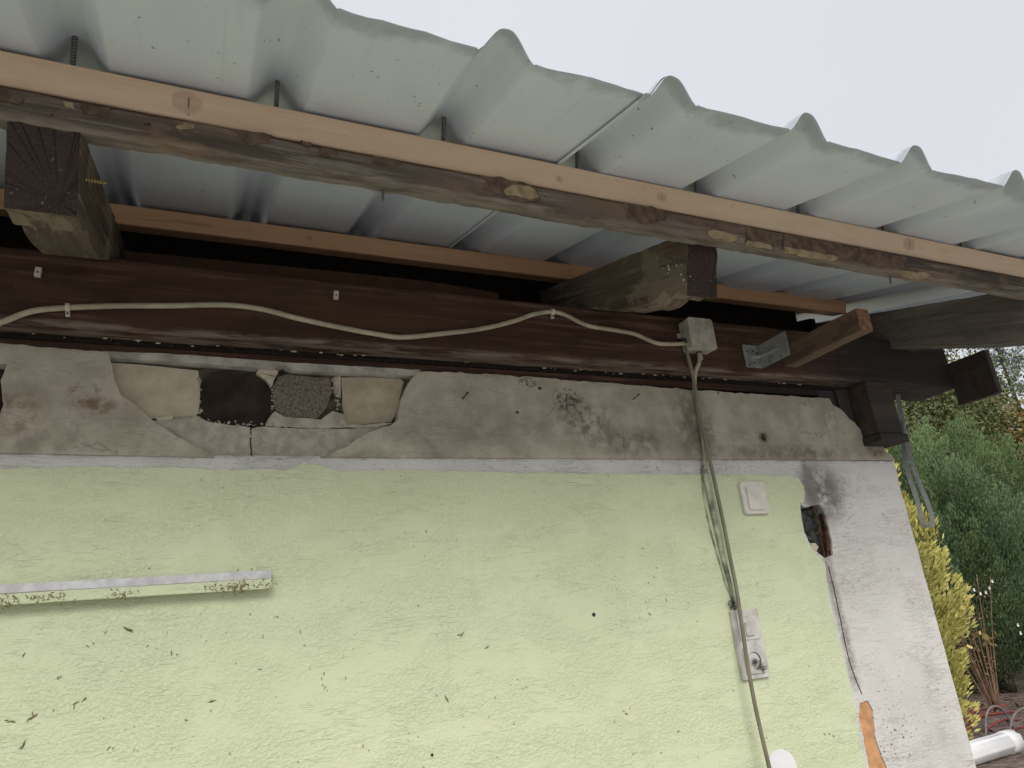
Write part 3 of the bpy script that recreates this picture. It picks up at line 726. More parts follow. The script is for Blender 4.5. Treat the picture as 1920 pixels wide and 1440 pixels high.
# pale droppings / spider webs on the middle rafter's tail
bm = bmesh.new(); rg = random.Random(11)
for i in range(12):
    p = Vector((.8805, rg.uniform(-.42, -.33), 0)); p.z = 2.053 + (p.y + .453) * .3 - rg.uniform(.015, .09)
    bmesh.ops.create_icosphere(bm, subdivisions=1, radius=rg.uniform(.0006, .0022), matrix=Matrix.Translation(p) @ Matrix.Diagonal((.4, 1, 1.3, 1)))
for i in range(16):
    p = Vector((rg.uniform(.885, .955), -.449, rg.uniform(1.95, 2.04))); p.y += (2.053 - p.z) * .33
    bmesh.ops.create_icosphere(bm, subdivisions=1, radius=rg.uniform(.0006, .0018), matrix=Matrix.Translation(p))
o = from_bm('white_specks', bm, 'petal'); o.parent = rb; o.matrix_parent_inverse = rb.matrix_world.inverted(); o['kind'] = 'stuff'

# ---------------------------------------------------------------- wall plate
plate = thing('wall_plate', 'long dark brown beam on top of the wall carrying the beige cable', 'beam', (-.15, .02, 2.012))
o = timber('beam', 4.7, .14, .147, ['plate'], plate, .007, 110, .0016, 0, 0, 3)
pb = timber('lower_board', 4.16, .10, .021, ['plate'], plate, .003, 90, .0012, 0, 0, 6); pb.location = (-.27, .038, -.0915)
gb = timber('gap_shade_strip', 4.2, .07, .012, ['black'], plate, .002, 120, .0022, 0, 0, 9); gb.location = (-.2, .015, -.0775)  # dark strip standing in for the shade under the beam
eb = box('end_board', 2.352, 2.374, -.19, -.062, -.127, .012, 'stub', plate, .002)
ib = slab('inner_board', [(-0.15,2.183),(0.306,2.191),(0.518,2.192),(0.713,2.181),(0.706,2.103),(0.305,2.12),(-0.139,2.121)], .1, .118, 'inner', None)
tag(ib, 'thin brown board standing behind the wall plate in the dark roof space', 'board')
ft = slab('attic_dark_sheet', [(-2.29, 2.0), (XR - .04, 2.0), (XR - .04, 2.318), (-2.29, 2.318)], .185, .19, 'black', None)  # added sheet, blocks light so the roof space stays dark
tag(ft, 'added black sheet behind the second batten that keeps the roof space dark', 'dark sheet')
# mouse-grey dirt crumbs lying on the lower board
bm = bmesh.new(); rg = random.Random(5)
for i in range(60):
    x = rg.uniform(-.4, 1.6); r = rg.uniform(.0008, .0032)
    bmesh.ops.create_icosphere(bm, subdivisions=1, radius=r, matrix=Matrix.Translation((x, rg.uniform(-.022, -.010), 1.932 + r * .3 - rg.random() * .003)) @ Matrix.Diagonal((rg.uniform(.6, 2.4), .7, .6, 1)))
o = from_bm('crumbs', bm, 'cream2'); tag(o, 'pale crumbs and plaster bits caught in the joint under the dark beam', 'debris', None, 'stuff')

# short dark beam end in the wall corner
stub = thing('beam_stub', 'short black brown beam end sticking out of the broken wall corner', 'beam', ((1.841,-0.06,1.849)[0], -.06, 1.85))
sx = stub.location.x
xl = (1.785,-0.06,1.839)[0] - sx; xr = (1.888,-0.06,1.842)[0] - sx
t = box('beam_end', xl, xr, 0, .32, (1.829,-0.06,1.781)[2] - 1.85, .088, 'stub', stub, .003)
t = box('bottom_board', xl - .004, xr + .008, -.006, .30, (1.819,-0.06,1.756)[2] - 1.85, (1.829,-0.06,1.781)[2] - 1.8515, 'stub', stub, .002)
t = box('side_plank', xl - .052, xl - .003, .062, .2, (1.811,-0.06,1.781)[2] - 1.85, .086, 'plateR', stub, .003)
t = box('side_plank', xl - .12, xl - .055, .070, .2, -.04, .086, 'plateR', stub, .003)

# ---------------------------------------------------------------- offcut brace and nail plate
BX = 1.412
br = timber('brace_offcut', .245, .042, .056, ['brace', 'brace_end'], None, .003, 24, .0008, 0, 0, 4)
br.location = (BX + .0235, -.247, 1.962); br.rotation_euler = (rad(0), rad(0), rad(-90))
tag(br, 'short brown timber offcut with orange sawn end sticking out from the dark beam', 'timber')
bk = thing('nail_plate', 'bent galvanised perforated angle plate fixing the short offcut to the dark beam', 'bracket', (BX, -.052, 1.965))
x0 = (1.353,-0.052,2.016)[0] - BX
zt = (1.39,-0.052,2.022)[2] - 1.965; zb_ = (1.376,-0.052,1.956)[2] - 1.965
yr = (-0.157,1.993)[0] + .052
def discs(rect, seed, n, rmin, rmax):
    rg = random.Random(seed); out = []
    while len(out) < n:
        p = (rg.uniform(rect[0], rect[1]), rg.uniform(rect[2], rect[3])); r = rg.choice((rmin, rmax))
        if abs(p[1] - (rect[2] + rect[3]) / 2) < .010: continue
        if all((Vector(p) - Vector(q[:2])).length > r + q[2] + .002 for q in out): out.append((p[0], p[1], r))
    return out
def circ(c, r, n=10): return [(c[0] + r * math.cos(2 * math.pi * i / n), c[1] + r * math.sin(2 * math.pi * i / n)) for i in range(n)]
hs = [circ(d, d[2]) for d in discs((x0 + .006, -.008, zb_ + .006, zt - .006), 2, 12, .0018, .0036)]
slab('flange', rrect(x0, 0, zb_, zt, .004), -.002, 0, 'galv', bk, hs)
hs = [circ(d, d[2]) for d in discs((yr + .006, -.006, zb_ + .006, zt - .006), 6, 12, .0016, .0030)]
slab('flange', rrect(yr, -.002, zb_, zt, .004), -.004, -.002, 'galv', bk, hs, 'x')
zm = (zt + zb_) / 2
tube('stiffening_rib', [(x0 * .62, .001, zm), (x0 * .4, -.002, zm), (-.012, -.003, zm), (-.006, -.012, zm), (-.003, yr * .5, zm), (-.001, yr * .7, zm)], [.002, .0055, .007, .007, .0055, .002], 'galv', bk, 10)

# ---------------------------------------------------------------- cables, clips and junction box
cb = tube('beige_cable', [(-0.855,-0.058,1.853),(-0.647,-0.058,1.905),(-0.464,-0.058,1.884),(-0.355,-0.058,1.91),(-0.312,-0.058,1.931),(-0.268,-0.058,1.957),(-0.217,-0.058,1.969),(-0.137,-0.058,1.981),(-0.049,-0.057,1.991),(0.045,-0.058,2.002),(0.115,-0.058,2),(0.187,-0.058,1.986),(0.273,-0.057,1.974),(0.34,-0.058,1.966),(0.403,-0.057,1.963),(0.494,-0.058,1.979),(0.585,-0.058,1.998),(0.667,-0.058,2.024),(0.724,-0.058,2.048),(0.777,-0.058,2.06),(0.814,-0.058,2.054),(0.868,-0.058,2.033),(0.943,-0.058,2.027),(1.004,-0.058,2.021),(1.065,-0.058,2.002),(1.115,-0.062,2.001),(1.158,-0.068,2.004)], .0055, 'cable', None, 10)
tag(cb, 'thick beige cable waving along the dark beam to the junction box', 'cable')
def clip(p, label, full, tilt=0):
    t = thing('cable_clip', label, 'clip', p, 'white nail clips on the dark beam'); t.rotation_euler = (0, rad(tilt), 0)
    bm = bmesh.new()
    if full:
        # hook over the cable plus nail lug
        ring = [(-.0075, .006), (-.0075, -.002), (-.005, -.0062), (0, -.0078), (.005, -.0062), (.0075, -.002), (.0075, .006)]
        inn = [(z * .78, y * .78 + .001) for z, y in ring]
        vs = [[bm.verts.new((x, y, z)) for z, y in ring] + [bm.verts.new((x, y, z)) for z, y in reversed(inn)] for x in (-.0035, .0035)]
        n = len(vs[0])
        for k in range(n): bm.faces.new((vs[0][k], vs[0][(k + 1) % n], vs[1][(k + 1) % n], vs[1][k]))
        bm.faces.new(vs[0]); bm.faces.new(vs[1])
        o = from_bm('hook', bm, 'clip', t); bm = bmesh.new(); z0, z1 = -.0165, -.0078
        box_bm(bm, -.0035, .0035, -.0005, .006, z0, z1)
    else:
        z0, z1 = -.009, .009; box_bm(bm, -.005, .005, -.003, .006, z0, z1)
    bev(from_bm('lug', bm, 'clip', t), .001)
    bm = bmesh.new(); cyl_bm(bm, (0, -.0045 if not full else -.0018, (z0 + z1) / 2 if full else -.002), (0, 1, 0), .0019, .006, 10)
    from_bm('nail', bm, 'steel', t)
clip((-0.215,-0.058,1.97), 'white nail clip holding the beige cable at its left end', True, -4)
clip((0.777,-0.058,2.06), 'white nail clip holding the cable at its crest beside the middle rafter', True, 4)
clip((-0.267,-0.058,2.035), 'empty white nail clip below the leftmost rafter tail', False, 3)
clip((0.263,-0.058,2.048), 'empty white nail clip on the beam midway between the rafters', False, 2)

jc = (1.19,-0.085,2.025)
jb = thing('junction_box', 'cream plastic junction box at the end of the wavy beige cable', 'junction box', (jc[0], -.052, jc[2]))
hw = ((1.226,-0.09,2.025)[0] - (1.146,-0.09,2.019)[0]) / 2; hh = ((1.196,-0.09,2.065)[2] - (1.18,-0.09,1.979)[2]) / 2
bev(slab('body', rrect(-hw * .97, hw * .97, -hh * .97, hh * .97, .006), -.026, 0, 'box', jb), .002)
bev(slab('lid', rrect(-hw, hw, -hh, hh, .008), -.040, -.0265, 'box', jb), .003, 3)
for (a, b, dz) in ((-hw - .011, -hw * .9, .004), ):
    slab('mounting_lug', rrect(a, b, dz - .006, dz + .006, .003), -.004, 0, 'box', jb, [circ((a + .006, dz), .0022)])
slab('mounting_lug', rrect(.006, .018, -hh - .016, -hh * .9, .003), -.004, 0, 'box', jb, [circ((.012, -hh - .010), .0022)])
tube('grommet', [(-hw - .006, -.014, -.016), (-hw + .002, -.014, -.016)], .0095, 'rubber', jb, 12, 2)
tube('grommet', [(0, -.014, -hh - .004), (0, -.014, -hh + .004)], .0075, 'rubber', jb, 12, 2)

p0 = (jc[0], -.066, jc[2] - hh - .002)
dn = tube('beige_cable', [p0] + [(1.184,-0.066,1.953),(1.176,-0.055,1.932),(1.186,-0.03,1.904),(1.199,-0.012,1.877),(1.198,-0.012,1.812),(1.196,-0.01,1.741),(1.187,-0.01,1.686)], .0055, 'cable', None, 10)
tag(dn, 'short beige cable bending down out of the junction box onto the plaster', 'cable')
dc = tube('olive_cable', [(1.154,-0.062,2.012),(1.151,-0.066,1.977),(1.157,-0.064,1.93),(1.173,-0.046,1.879),(1.182,-0.034,1.816),(1.19,-0.028,1.739),(1.198,-0.024,1.648),(1.203,-0.022,1.543),(1.202,-0.024,1.459),(1.198,-0.03,1.391),(1.185,-0.04,1.301),(1.177,-0.045,1.227),(1.176,-0.045,1.155),(1.179,-0.045,1.084),(1.183,-0.045,1.023),(1.185,-0.05,0.943),(1.172,-0.07,0.861)], .0047, 'cable2', None, 10)
tag(dc, 'long loose olive grey cable hanging down in front of the switch and socket plate', 'cable')
c1 = tube('painted_conduit', [(1.188,-0.008,1.697),(1.187,-0.007,1.652),(1.189,-0.006,1.592),(1.192,-0.006,1.539),(1.194,-0.006,1.487),(1.199,-0.006,1.436),(1.205,-0.005,1.392),(1.207,-0.005,1.347)], [.007, .0068, .0068, .0065, .006, .0055, .005, .0045], 'conduit', None, 10)
tag(c1, 'flaking green painted conduit running down the wall to the socket plate', 'conduit')
c2 = tube('painted_wire', [(1.182,-0.004,1.687),(1.174,-0.003,1.626),(1.174,-0.003,1.547),(1.181,-0.003,1.482),(1.187,-0.003,1.44),(1.192,-0.004,1.402),(1.202,-0.004,1.374),(1.206,-0.004,1.345)], .0028, 'conduit', None, 8)
tag(c2, 'thin green painted wire left of the flaking conduit', 'wire')

# ---------------------------------------------------------------- switch, socket, cover plate
sc_ = (1.328,1.611)
sw = thing('light_switch', 'single cream light switch high on the green wall near the corner', 'switch', (sc_[0], -.0025, sc_[1]))
bev(slab('frame', rrect(-.041, .041, -.041, .041, .009), -.010, 0, 'plastic', sw), .0035, 3)
bev(slab('rocker', rrect(-.0255, .0275, -.031, .028, .005), -.0135, -.0105, 'plastic', sw), .002, 3)
bev(slab('lens_frame', rrect(-.0055, .0055, -.0055, .0055, .001, 2), -.0145, -.0136, 'plastic', sw, [rrect(-.0042, .0042, -.0042, .0042, .0008, 2)]), .0003)

so_c = (1.225,1.267)
so = thing('switch_socket_unit', 'dirty white double plate with switch above a socket behind the hanging cable', 'socket', (so_c[0], -.0025, so_c[1]))
bev(slab('frame', rrect(-.0405, .0405, -.0765, .0765, .002, 2), -.009, 0, 'plastic2', so), .0012)
bev(slab('switch_plate', rrect(-.028, .029, .009, .062, .0015, 2), -.0115, -.0092, 'plastic2', so), .001)
bev(slab('rocker', rrect(-.010, .015, .018, .048, .0015, 2), -.016, -.0117, 'plastic2', so), .001)
bev(slab('socket_plate', rrect(-.028, .028, -.066, -.009, .0015, 2), -.0125, -.0092, 'plastic2', so, [circ((0, -.038), .0195, 28)]), .001)
bm = bmesh.new(); n = 28
for r0, y0, r1, y1 in ((.0195, -.0124, .0185, -.0030),):
    a = [bm.verts.new((r0 * math.cos(2 * math.pi * i / n), y0, -.038 + r0 * math.sin(2 * math.pi * i / n))) for i in range(n)]
    b = [bm.verts.new((r1 * math.cos(2 * math.pi * i / n), y1, -.038 + r1 * math.sin(2 * math.pi * i / n))) for i in range(n)]
    for i in range(n): bm.faces.new((a[i], a[(i + 1) % n], b[(i + 1) % n], b[i]))
    bm.faces.new(b)
from_bm('socket_well', bm, 'rubber', so)
for dx in (-.0095, .0095):
    bm = bmesh.new(); cyl_bm(bm, (dx, -.0032, -.038), (0, -1, 0), .0024, .0006, 10); from_bm('pin_hole', bm, 'dark', so)
# cobweb smear out of the socket
bm = bmesh.new(); rg = random.Random(8)
for i in range(70):
    t = rg.random(); x = -.006 + .030 * t + rg.gauss(0, .004); z = -.036 - .022 * t + rg.gauss(0, .004)
    a = rg.uniform(0, 6.28); l = rg.uniform(.002, .007); w = .0006
    d = Vector((math.cos(a), 0, math.sin(a))) * l; e = Vector((-math.sin(a), 0, math.cos(a))) * w
    p = Vector((x, -.0138 - rg.random() * .002, z))
    bm.faces.new([bm.verts.new(p + q) for q in (-d - e, d - e * .3, d + e * .3 + Vector((0, -.0006, 0)), -d + e)])
o = from_bm('cobweb', bm, 'rubber', so); o['kind'] = 'stuff'
bm = bmesh.new()
for i in range(40):
    p = Vector((rg.gauss(-.022, .007), rg.uniform(-.009, -.002), .083 + abs(rg.gauss(0, .010))))
    a = rg.uniform(0, 6.28); l = rg.uniform(.003, .007); d = Vector((math.cos(a), 0, math.sin(a))) * l; e = Vector((-math.sin(a), .3, math.cos(a))) * .0007
    bm.faces.new([bm.verts.new(p + q) for q in (-d - e, d - e, d + e, -d + e)])
o = from_bm('dust_fluff', bm, 'rubber', so); o['kind'] = 'stuff'

cp = (1.252,0.996)
cv = thing('round_cover', 'round white blank cover plate low on the wall beside the hanging cable', 'cover plate', (cp[0], -.0025, cp[1]))
bev(slab('disc', circ((0, 0), .042, 40), -.006, 0, 'pvc', cv), .0025, 3)
bm = bmesh.new(); cyl_bm(bm, (0, -.0055, 0), (0, -1, 0), .0035, .0012, 12); from_bm('screw_head', bm, 'pvc', cv)

# ---------------------------------------------------------------- shelf rail
RZ = (-0.038,1.485)[1]
xe = (0.146,1.474)[0]
rail = thing('shelf_rail', 'old metal shelf rail half painted green with dry moss on its edge', 'rail', (xe, -.0025, RZ))
zr = lambda px, py, y: (-0.409,2.683)[1] * 0 + 0
# profile in (y, z): grey flange stands off the wall, green lip below it
def rail_part(name, prof, mat, L=1.2, seed=0):
    bm = bmesh.new(); n = 60; rows = []
    for i in range(n + 1):
        x = -L * i / n
        rows.append([bm.verts.new((x, y + .0007 * noise.noise(Vector((x * 8, y * 50, seed))), z + .0007 * noise.noise(Vector((x * 8, z * 50, seed + 3))))) for y, z in prof])
    k = len(prof)
    for u, v in zip(rows, rows[1:]):
        for j in range(k): bm.faces.new((u[j], u[(j + 1) % k], v[(j + 1) % k], v[j]))
    bm.faces.new(rows[0]); bm.faces.new(rows[-1])
    return bev(from_bm(name, bm, mat, rail), .0012)
rail_part('flange', [(-.020, .0085), (-.004, .0085), (-.004, .0055), (-.0165, .0055), (-.0165, -.0065), (-.020, -.0065)], 'railg', 1.2, 1)
rail_part('lip', [(-.026, -.007), (0, -.007), (0, -.0105), (-.022, -.0105), (-.022, -.0205), (-.018, -.0205), (-.018, -.0245), (-.026, -.0245)], 'green', 1.198, 2)
a = (0.08,1.506); b = (0.122,1.481)
slab('mounting_tab', [(a[0] - xe, b[1] - RZ - .004), (b[0] - xe, b[1] - RZ - .004), (b[0] - xe, a[1] - RZ), (a[0] - xe, a[1] - RZ)], -.0025, 0, 'green', rail, [circ((a[0] - xe + .009, a[1] - RZ - .008), .0022), circ((b[0] - xe - .009, a[1] - RZ - .008), .0022)])
bm = bmesh.new(); rg = random.Random(21)
clumps = [(-.010, 14), (-.03, 8), (-.055, 46), (-.075, 20), (-.10, 10), (-.235, 26), (-.33, 18), (-.36, 14), (-.40, 30), (-.43, 26), (-.46, 18), (-.49, 12), (-.60, 20)]
for cx, k in clumps:
    for i in range(k):
        p = Vector((cx + rg.gauss(0, .009), -.026 - abs(rg.gauss(0, .002)), -.018 + rg.gauss(0, .0045)))
        d = Vector((rg.uniform(-1, 1), rg.uniform(-1, .2), rg.uniform(-1, 1))).normalized(); e = d.cross(Vector((.2, 1, .3))).normalized() * .0008; d *= rg.uniform(.002, .006)
        bm.faces.new([bm.verts.new(p + q) for q in (-d, e, d, -e)])
o = from_bm('dry_moss', bm, 'moss', rail); o['kind'] = 'stuff'

# ---------------------------------------------------------------- nails in the plaster, wall plug holes, screws
for (a, b, lab) in (((866,748), (874,741), 'rusty nail in the plaster right of the broken gap'), ((1188,749), (1198,744), 'rusty nail in the plaster left of the hanging cables')):
    pass
def nail(p, label):
    t = thing('nail', label, 'nail', p, 'rusty nails in the grey plaster')
    bm = bmesh.new(); cyl_bm(bm, (0, .004, 0), (.28, -1, .38), .0013, .026, 8); from_bm('shank', bm, 'rust', t)
    bm = bmesh.new(); d = Vector((.28, -1, .38)).normalized(); cyl_bm(bm, Vector((0, .004, 0)) + d * .026, d, .003, .001, 10); from_bm('head', bm, 'rust', t)
nail((0.549,-0.004,1.846), 'rusty nail in the plaster just right of the broken gap')
nail((1.006,-0.004,1.864), 'rusty nail in the plaster left of the hanging cables')
for px, lab in (((0.819,1.364), 'grey wall plug in the middle of the green wall'), ((0.438,1.144), 'dark ringed wall plug low on the green wall')):
    t = thing('wall_plug', lab, 'wall plug', (px[0], -.002, px[1]), 'wall plugs in the green wall')
    bm = bmesh.new(); n = 14
    A = [bm.verts.new((.0042 * math.cos(2 * math.pi * i / n), -.0015, .0042 * math.sin(2 * math.pi * i / n))) for i in range(n)]
    B = [bm.verts.new((.0026 * math.cos(2 * math.pi * i / n), -.0018, .0026 * math.sin(2 * math.pi * i / n))) for i in range(n)]
    C_ = [bm.verts.new((.0046 * math.cos(2 * math.pi * i / n), .001, .0046 * math.sin(2 * math.pi * i / n))) for i in range(n)]
    for i in range(n): bm.faces.new((A[i], A[(i + 1) % n], B[(i + 1) % n], B[i])); bm.faces.new((A[i], A[(i + 1) % n], C_[(i + 1) % n], C_[i]))
    from_bm('sleeve', bm, 'rubber' if lab[0] == 'g' else 'conduit', t)
    bm = bmesh.new(); cyl_bm(bm, (0, .002, 0), (0, -1, 0), .0026, .0027, 12); from_bm('bore', bm, 'dark', t)

# bits of leaf, twig and moss stuck to the render
bm = bmesh.new(); rg = random.Random(33)
def fleck(x, z, l, a, w):
    d = Vector((math.cos(a), 0, math.sin(a))) * l / 2; e = Vector((-math.sin(a), 0, math.cos(a))) * w / 2
    p = Vector((x, -.0032, z)); o_ = Vector((0, -w * .8, 0)); m_ = p + e * rg.uniform(-.8, .8) + o_
    v = [bm.verts.new(q) for q in (p - d, p - d * .2 - e, p + d, p + d * .1 + e, m_)]
    for i in range(4): bm.faces.new((v[i], v[(i + 1) % 4], v[4]))
for (px, l, a) in (((0.054,1.282), .016, .1), ((-0.013,1.366), .012, 1.7), ((-0.082,1.41), .022, -.6), ((-0.115,1.408), .008, .9), ((-0.139,1.389), .009, -.8), ((-0.227,1.384), .010, 1.2), ((0.135,1.38), .009, 1.5), ((0.2,1.382), .009, 1.6), ((0.132,1.325), .006, .1), ((0.242,1.307), .006, .8), ((0.243,1.282), .008, 1.1), ((-0.096,1.231), .009, .7), ((0.016,1.257), .006, .2), ((0.513,1.35), .016, .85), ((0.473,1.236), .018, -1.1), ((0.564,1.321), .014, .4), ((0.281,1.294), .008, 1.5), ((0.31,1.177), .008, 1.2), ((0.643,1.238), .006, .4), ((0.573,1.226), .007, 1.2), ((0.868,1.16), .010, -.3), ((0.961,1.356), .008, 1.5), ((1.014,1.381), .008, -1.3), ((0.99,1.434), .008, -.7), ((-0.206,1.29), .014, .3), ((-0.213,1.253), .016, 1.3), ((-0.215,1.25), .012, .7), ((-0.234,1.288), .012, .1), ((-0.137,1.307), .010, .6), ((-0.148,1.304), .012, .4), ((-0.15,1.298), .010, 1.5), ((-0.176,1.345), .006, .2), ((-0.205,1.294), .012, 1.9), ((-0.211,1.287), .008, 1.0), ((0.207,1.358), .006, 0), ((1.402,1.047), .010, .6), ((1.417,1.048), .008, .3), ((1.427,1.041), .008, .9)):
    for j in range(rg.choice((1, 1, 2, 3))): fleck(px[0] + rg.gauss(0, .003) * (j > 0), px[1] + rg.gauss(0, .003) * (j > 0), l * (1 if j == 0 else .6), a + rg.gauss(0, .5) * (j > 0), max(.0016, l * .18))
for i in range(260):
    x = rg.uniform(-.5, 1.4); z = rg.uniform(.9, 1.7)
    if rg.random() > (1.75 - z) * 1.1: continue
    l = abs(rg.gauss(.003, .0018)) + .0012; fleck(x, z, l, rg.uniform(0, 3.14), max(.0009, l * .3))
o = from_bm('leaf_flecks', bm, 'fleck'); tag(o, 'scattered brown leaf and twig bits stuck to the green wall', 'debris', None, 'stuff')

# ---------------------------------------------------------------- hanging strap
def ribbon(name, pts, w, th, mat, parent, side):
    P = [Vector(p) for p in pts]; bm = bmesh.new(); rows = []
    Q = []
    for i in range(len(P) - 1):
        p0 = P[max(i - 1, 0)]; p1 = P[i]; p2 = P[i + 1]; p3 = P[min(i + 2, len(P) - 1)]
        for j in range(6):
            t = j / 6; Q.append(.5 * ((2 * p1) + (p2 - p0) * t + (2 * p0 - 5 * p1 + 4 * p2 - p3) * t * t + (3 * p1 - p0 - 3 * p2 + p3) * t ** 3))
    Q.append(P[-1])
    for i, q in enumerate(Q):
        d = (Q[min(i + 1, len(Q) - 1)] - Q[max(i - 1, 0)]).normalized(); t = i / (len(Q) - 1)
        s = Vector(side(t)); s = (s - d * s.dot(d)).normalized(); nn = d.cross(s).normalized()
        rows.append([bm.verts.new(q + s * a * w / 2 + nn * b * th / 2) for a, b in ((-1, -1), (1, -1), (1, 1), (-1, 1))])
    for u, v in zip(rows, rows[1:]):
        for k in range(4): bm.faces.new((u[k], u[(k + 1) % 4], v[(k + 1) % 4], v[k]))
    bm.faces.new(rows[0]); bm.faces.new(rows[-1])
    return from_bm(name, bm, mat, parent)
st = thing('webbing_strap', 'grey woven strap hanging in a loop behind the beam end at the wall corner', 'strap', (2.051,0.03,1.938))
L0 = Vector(st.location)
pts = [Vector(p) - L0 for p in [(2.045,0.03,2.01),(2.033,0.03,1.928),(2.021,0.03,1.849),(2.015,0.03,1.789),(2.012,0.03,1.716),(2.021,0.03,1.65),(2.018,0.02,1.588),(2.004,0.01,1.541),(1.981,0.006,1.522)]]
ribbon('strap_run', pts, .013, .0016, 'strap', st, lambda t: (math.cos(-.98 + .5 * t), math.sin(-.98 + .5 * t), 0))
pts = [Vector(p) - L0 for p in [(1.981,0.006,1.522),(1.954,0,1.519),(1.937,-0.006,1.543),(1.937,-0.008,1.592),(1.942,0,1.66),(1.957,0.01,1.718),(1.984,0.02,1.773),(2.01,0.025,1.847)]]
ribbon('strap_run', pts, .013, .0016, 'strap', st, lambda t: (math.cos(-.6 - .7 * t), math.sin(-.6 - .7 * t), 0))

# ---------------------------------------------------------------- vegetation
def quads_obj(name, V, mat, parent):
    tip = None
    if isinstance(V, tuple): V, tip = V
    V = np.asarray(V, dtype=np.float32).reshape(-1, 4, 3); n = len(V)
    me = bpy.data.meshes.new(name); me.vertices.add(n * 4); me.vertices.foreach_set('co', V.ravel())
    me.loops.add(n * 4); me.loops.foreach_set('vertex_index', np.arange(n * 4, dtype=np.int32))
    me.polygons.add(n); me.polygons.foreach_set('loop_start', np.arange(0, n * 4, 4, dtype=np.int32))
    me.update()
    if tip is not None:
        me.attributes.new('tip', 'FLOAT', 'POINT').data.foreach_set('value', np.repeat(np.asarray(tip, dtype=np.float32), 4))
    return link(name, me, mat, parent)
def unit(a): return a / (np.linalg.norm(a, axis=-1, keepdims=True) + 1e-9)
def leaves(rng, pos, dirs, l, w):
    n = len(pos); s = unit(np.cross(dirs, rng.normal(size=(n, 3)))); l = l * rng.uniform(.6, 1.3, (n, 1)); w = w * rng.uniform(.7, 1.3, (n, 1))
    m = pos + dirs * l * .45
    return np.stack([pos, m + s * w / 2, pos + dirs * l, m - s * w / 2], 1)
def plumes(rng, base, axis, L, R, nl, ll, lw, spread=.4):
    """flame shaped branch tips: base/axis arrays -> leaf quads"""
    out, tips = [], []
    for b, a, Lk in zip(base, axis, L):
        t = rng.random(nl) ** .8
        r = R * (Lk / L.mean()) * np.sin(np.pi * np.clip(t * .86 + .12, 0, 1)) ** .8 * np.sqrt(rng.random(nl))
        th = rng.uniform(0, 2 * np.pi, nl)
        u = unit(np.cross(a, (.3, .2, .93) if abs(a[2]) < .9 else (1, 0, 0))); v = np.cross(a, u)
        o = np.cos(th)[:, None] * u + np.sin(th)[:, None] * v
        p = b + a * (t * Lk)[:, None] + o * r[:, None]
        d = unit(a + o * spread * (1.1 - t)[:, None] + rng.normal(size=(nl, 3)) * .16)
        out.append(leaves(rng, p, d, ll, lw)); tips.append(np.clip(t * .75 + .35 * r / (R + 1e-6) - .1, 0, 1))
    return np.concatenate(out), np.concatenate(tips)
def conifer(name, label, x, y, H, R, mat, n, seed, L=.62, PR=.15, nl=260, ll=.055, lw=.016, z0=.25, up=1.25, group='green cypress trees in the hedge', cat='tree'):
    rng = np.random.default_rng(seed)
    t = thing(name, label, cat, (x, y, 0), group)
    tube('trunk', [(0, 0, 0), (.02, .01, H * .4), (-.02, .02, H * .85)], [.09 * R / .6, .06 * R / .6, .015], 'trunk', t, 8, 4)
    h = rng.random(n * 3); prof = np.sin(np.pi * np.clip(h * .72 + .20, 0, 1)) ** .75
    keep = rng.random(n * 3) < prof + .1; h = h[keep][:n]; prof = prof[keep][:n]; k = len(h)
    th = rng.uniform(0, 2 * np.pi, k)
    lobe = 1 + .22 * np.sin(3 * th + seed) * np.sin(5 * h + seed) + .12 * rng.normal(size=k)
    rr = R * prof * lobe * np.where(rng.random(k) < .3, rng.uniform(.5, .9, k), 1)
    base = np.stack([rr * np.cos(th), rr * np.sin(th), z0 + h * (H - z0 - L * .6)], 1)
    ax = unit(np.stack([np.cos(th) * (1.05 - .6 * h), np.sin(th) * (1.05 - .6 * h), np.full(k, up)], 1) + rng.normal(size=(k, 3)) * .12)
    Ls = L * rng.uniform(.65, 1.35, k)
    base -= ax * Ls[:, None] * .5
    quads_obj('crown', plumes(rng, base, ax, Ls, PR, nl, ll, lw), mat, t)
    return t
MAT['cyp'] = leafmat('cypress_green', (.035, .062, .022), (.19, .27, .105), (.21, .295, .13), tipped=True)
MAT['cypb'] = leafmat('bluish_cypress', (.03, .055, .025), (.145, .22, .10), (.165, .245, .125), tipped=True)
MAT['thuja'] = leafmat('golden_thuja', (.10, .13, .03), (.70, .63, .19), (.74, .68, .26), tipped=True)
MAT['olive'] = leafmat('olive_leaves', (.075, .095, .033), (.155, .175, .065), (.18, .19, .075))
MAT['pinel'] = leafmat('pine_needles', (.05, .085, .055), (.09, .13, .085))
MAT['autumn'] = leafmat('autumn_leaves', (.22, .20, .06), (.38, .26, .09), (.42, .24, .10))
MAT['yleaf'] = leafmat('yellowing_leaves', (.35, .32, .10), (.45, .36, .12))
def col(px, y): pass
CY = [((9.565,5.6,2.47), (10.53,5.6,3.949), .62, 'cyp', 'light green feathery cypress nearest to the wall corner'),
      ((9.754,5.2,1.452), (10.536,5.2,3.084), .66, 'cypb', 'broad dark cypress in front with small white blossoms before it'),
      ((11.358,5.4,1.38), (11.917,5.4,2.552), .68, 'cypb', 'dark cypress at the right edge of the picture'),
      ((12.389,6.8,3.11), (12.931,6.8,4.259), .75, 'cyp', 'tall cypress rising behind the broad dark one'),
      ((13.222,6.6,2.869), (13.819,6.6,3.915), .8, 'cyp', 'cypress with soft rounded top below the autumn tree')]
for i, (pm, pt, R, mt, lab) in enumerate(CY):
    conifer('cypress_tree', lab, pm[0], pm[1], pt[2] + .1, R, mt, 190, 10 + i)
th = conifer('golden_thuja', 'yellow green thuja column close behind the wall corner', (3.667,1.3,1.357)[0] - .44, 1.3, 2.28, .25, 'thuja', 360, 40, .17, .06, 120, .034, .010, .62, .75, None, 'shrub')

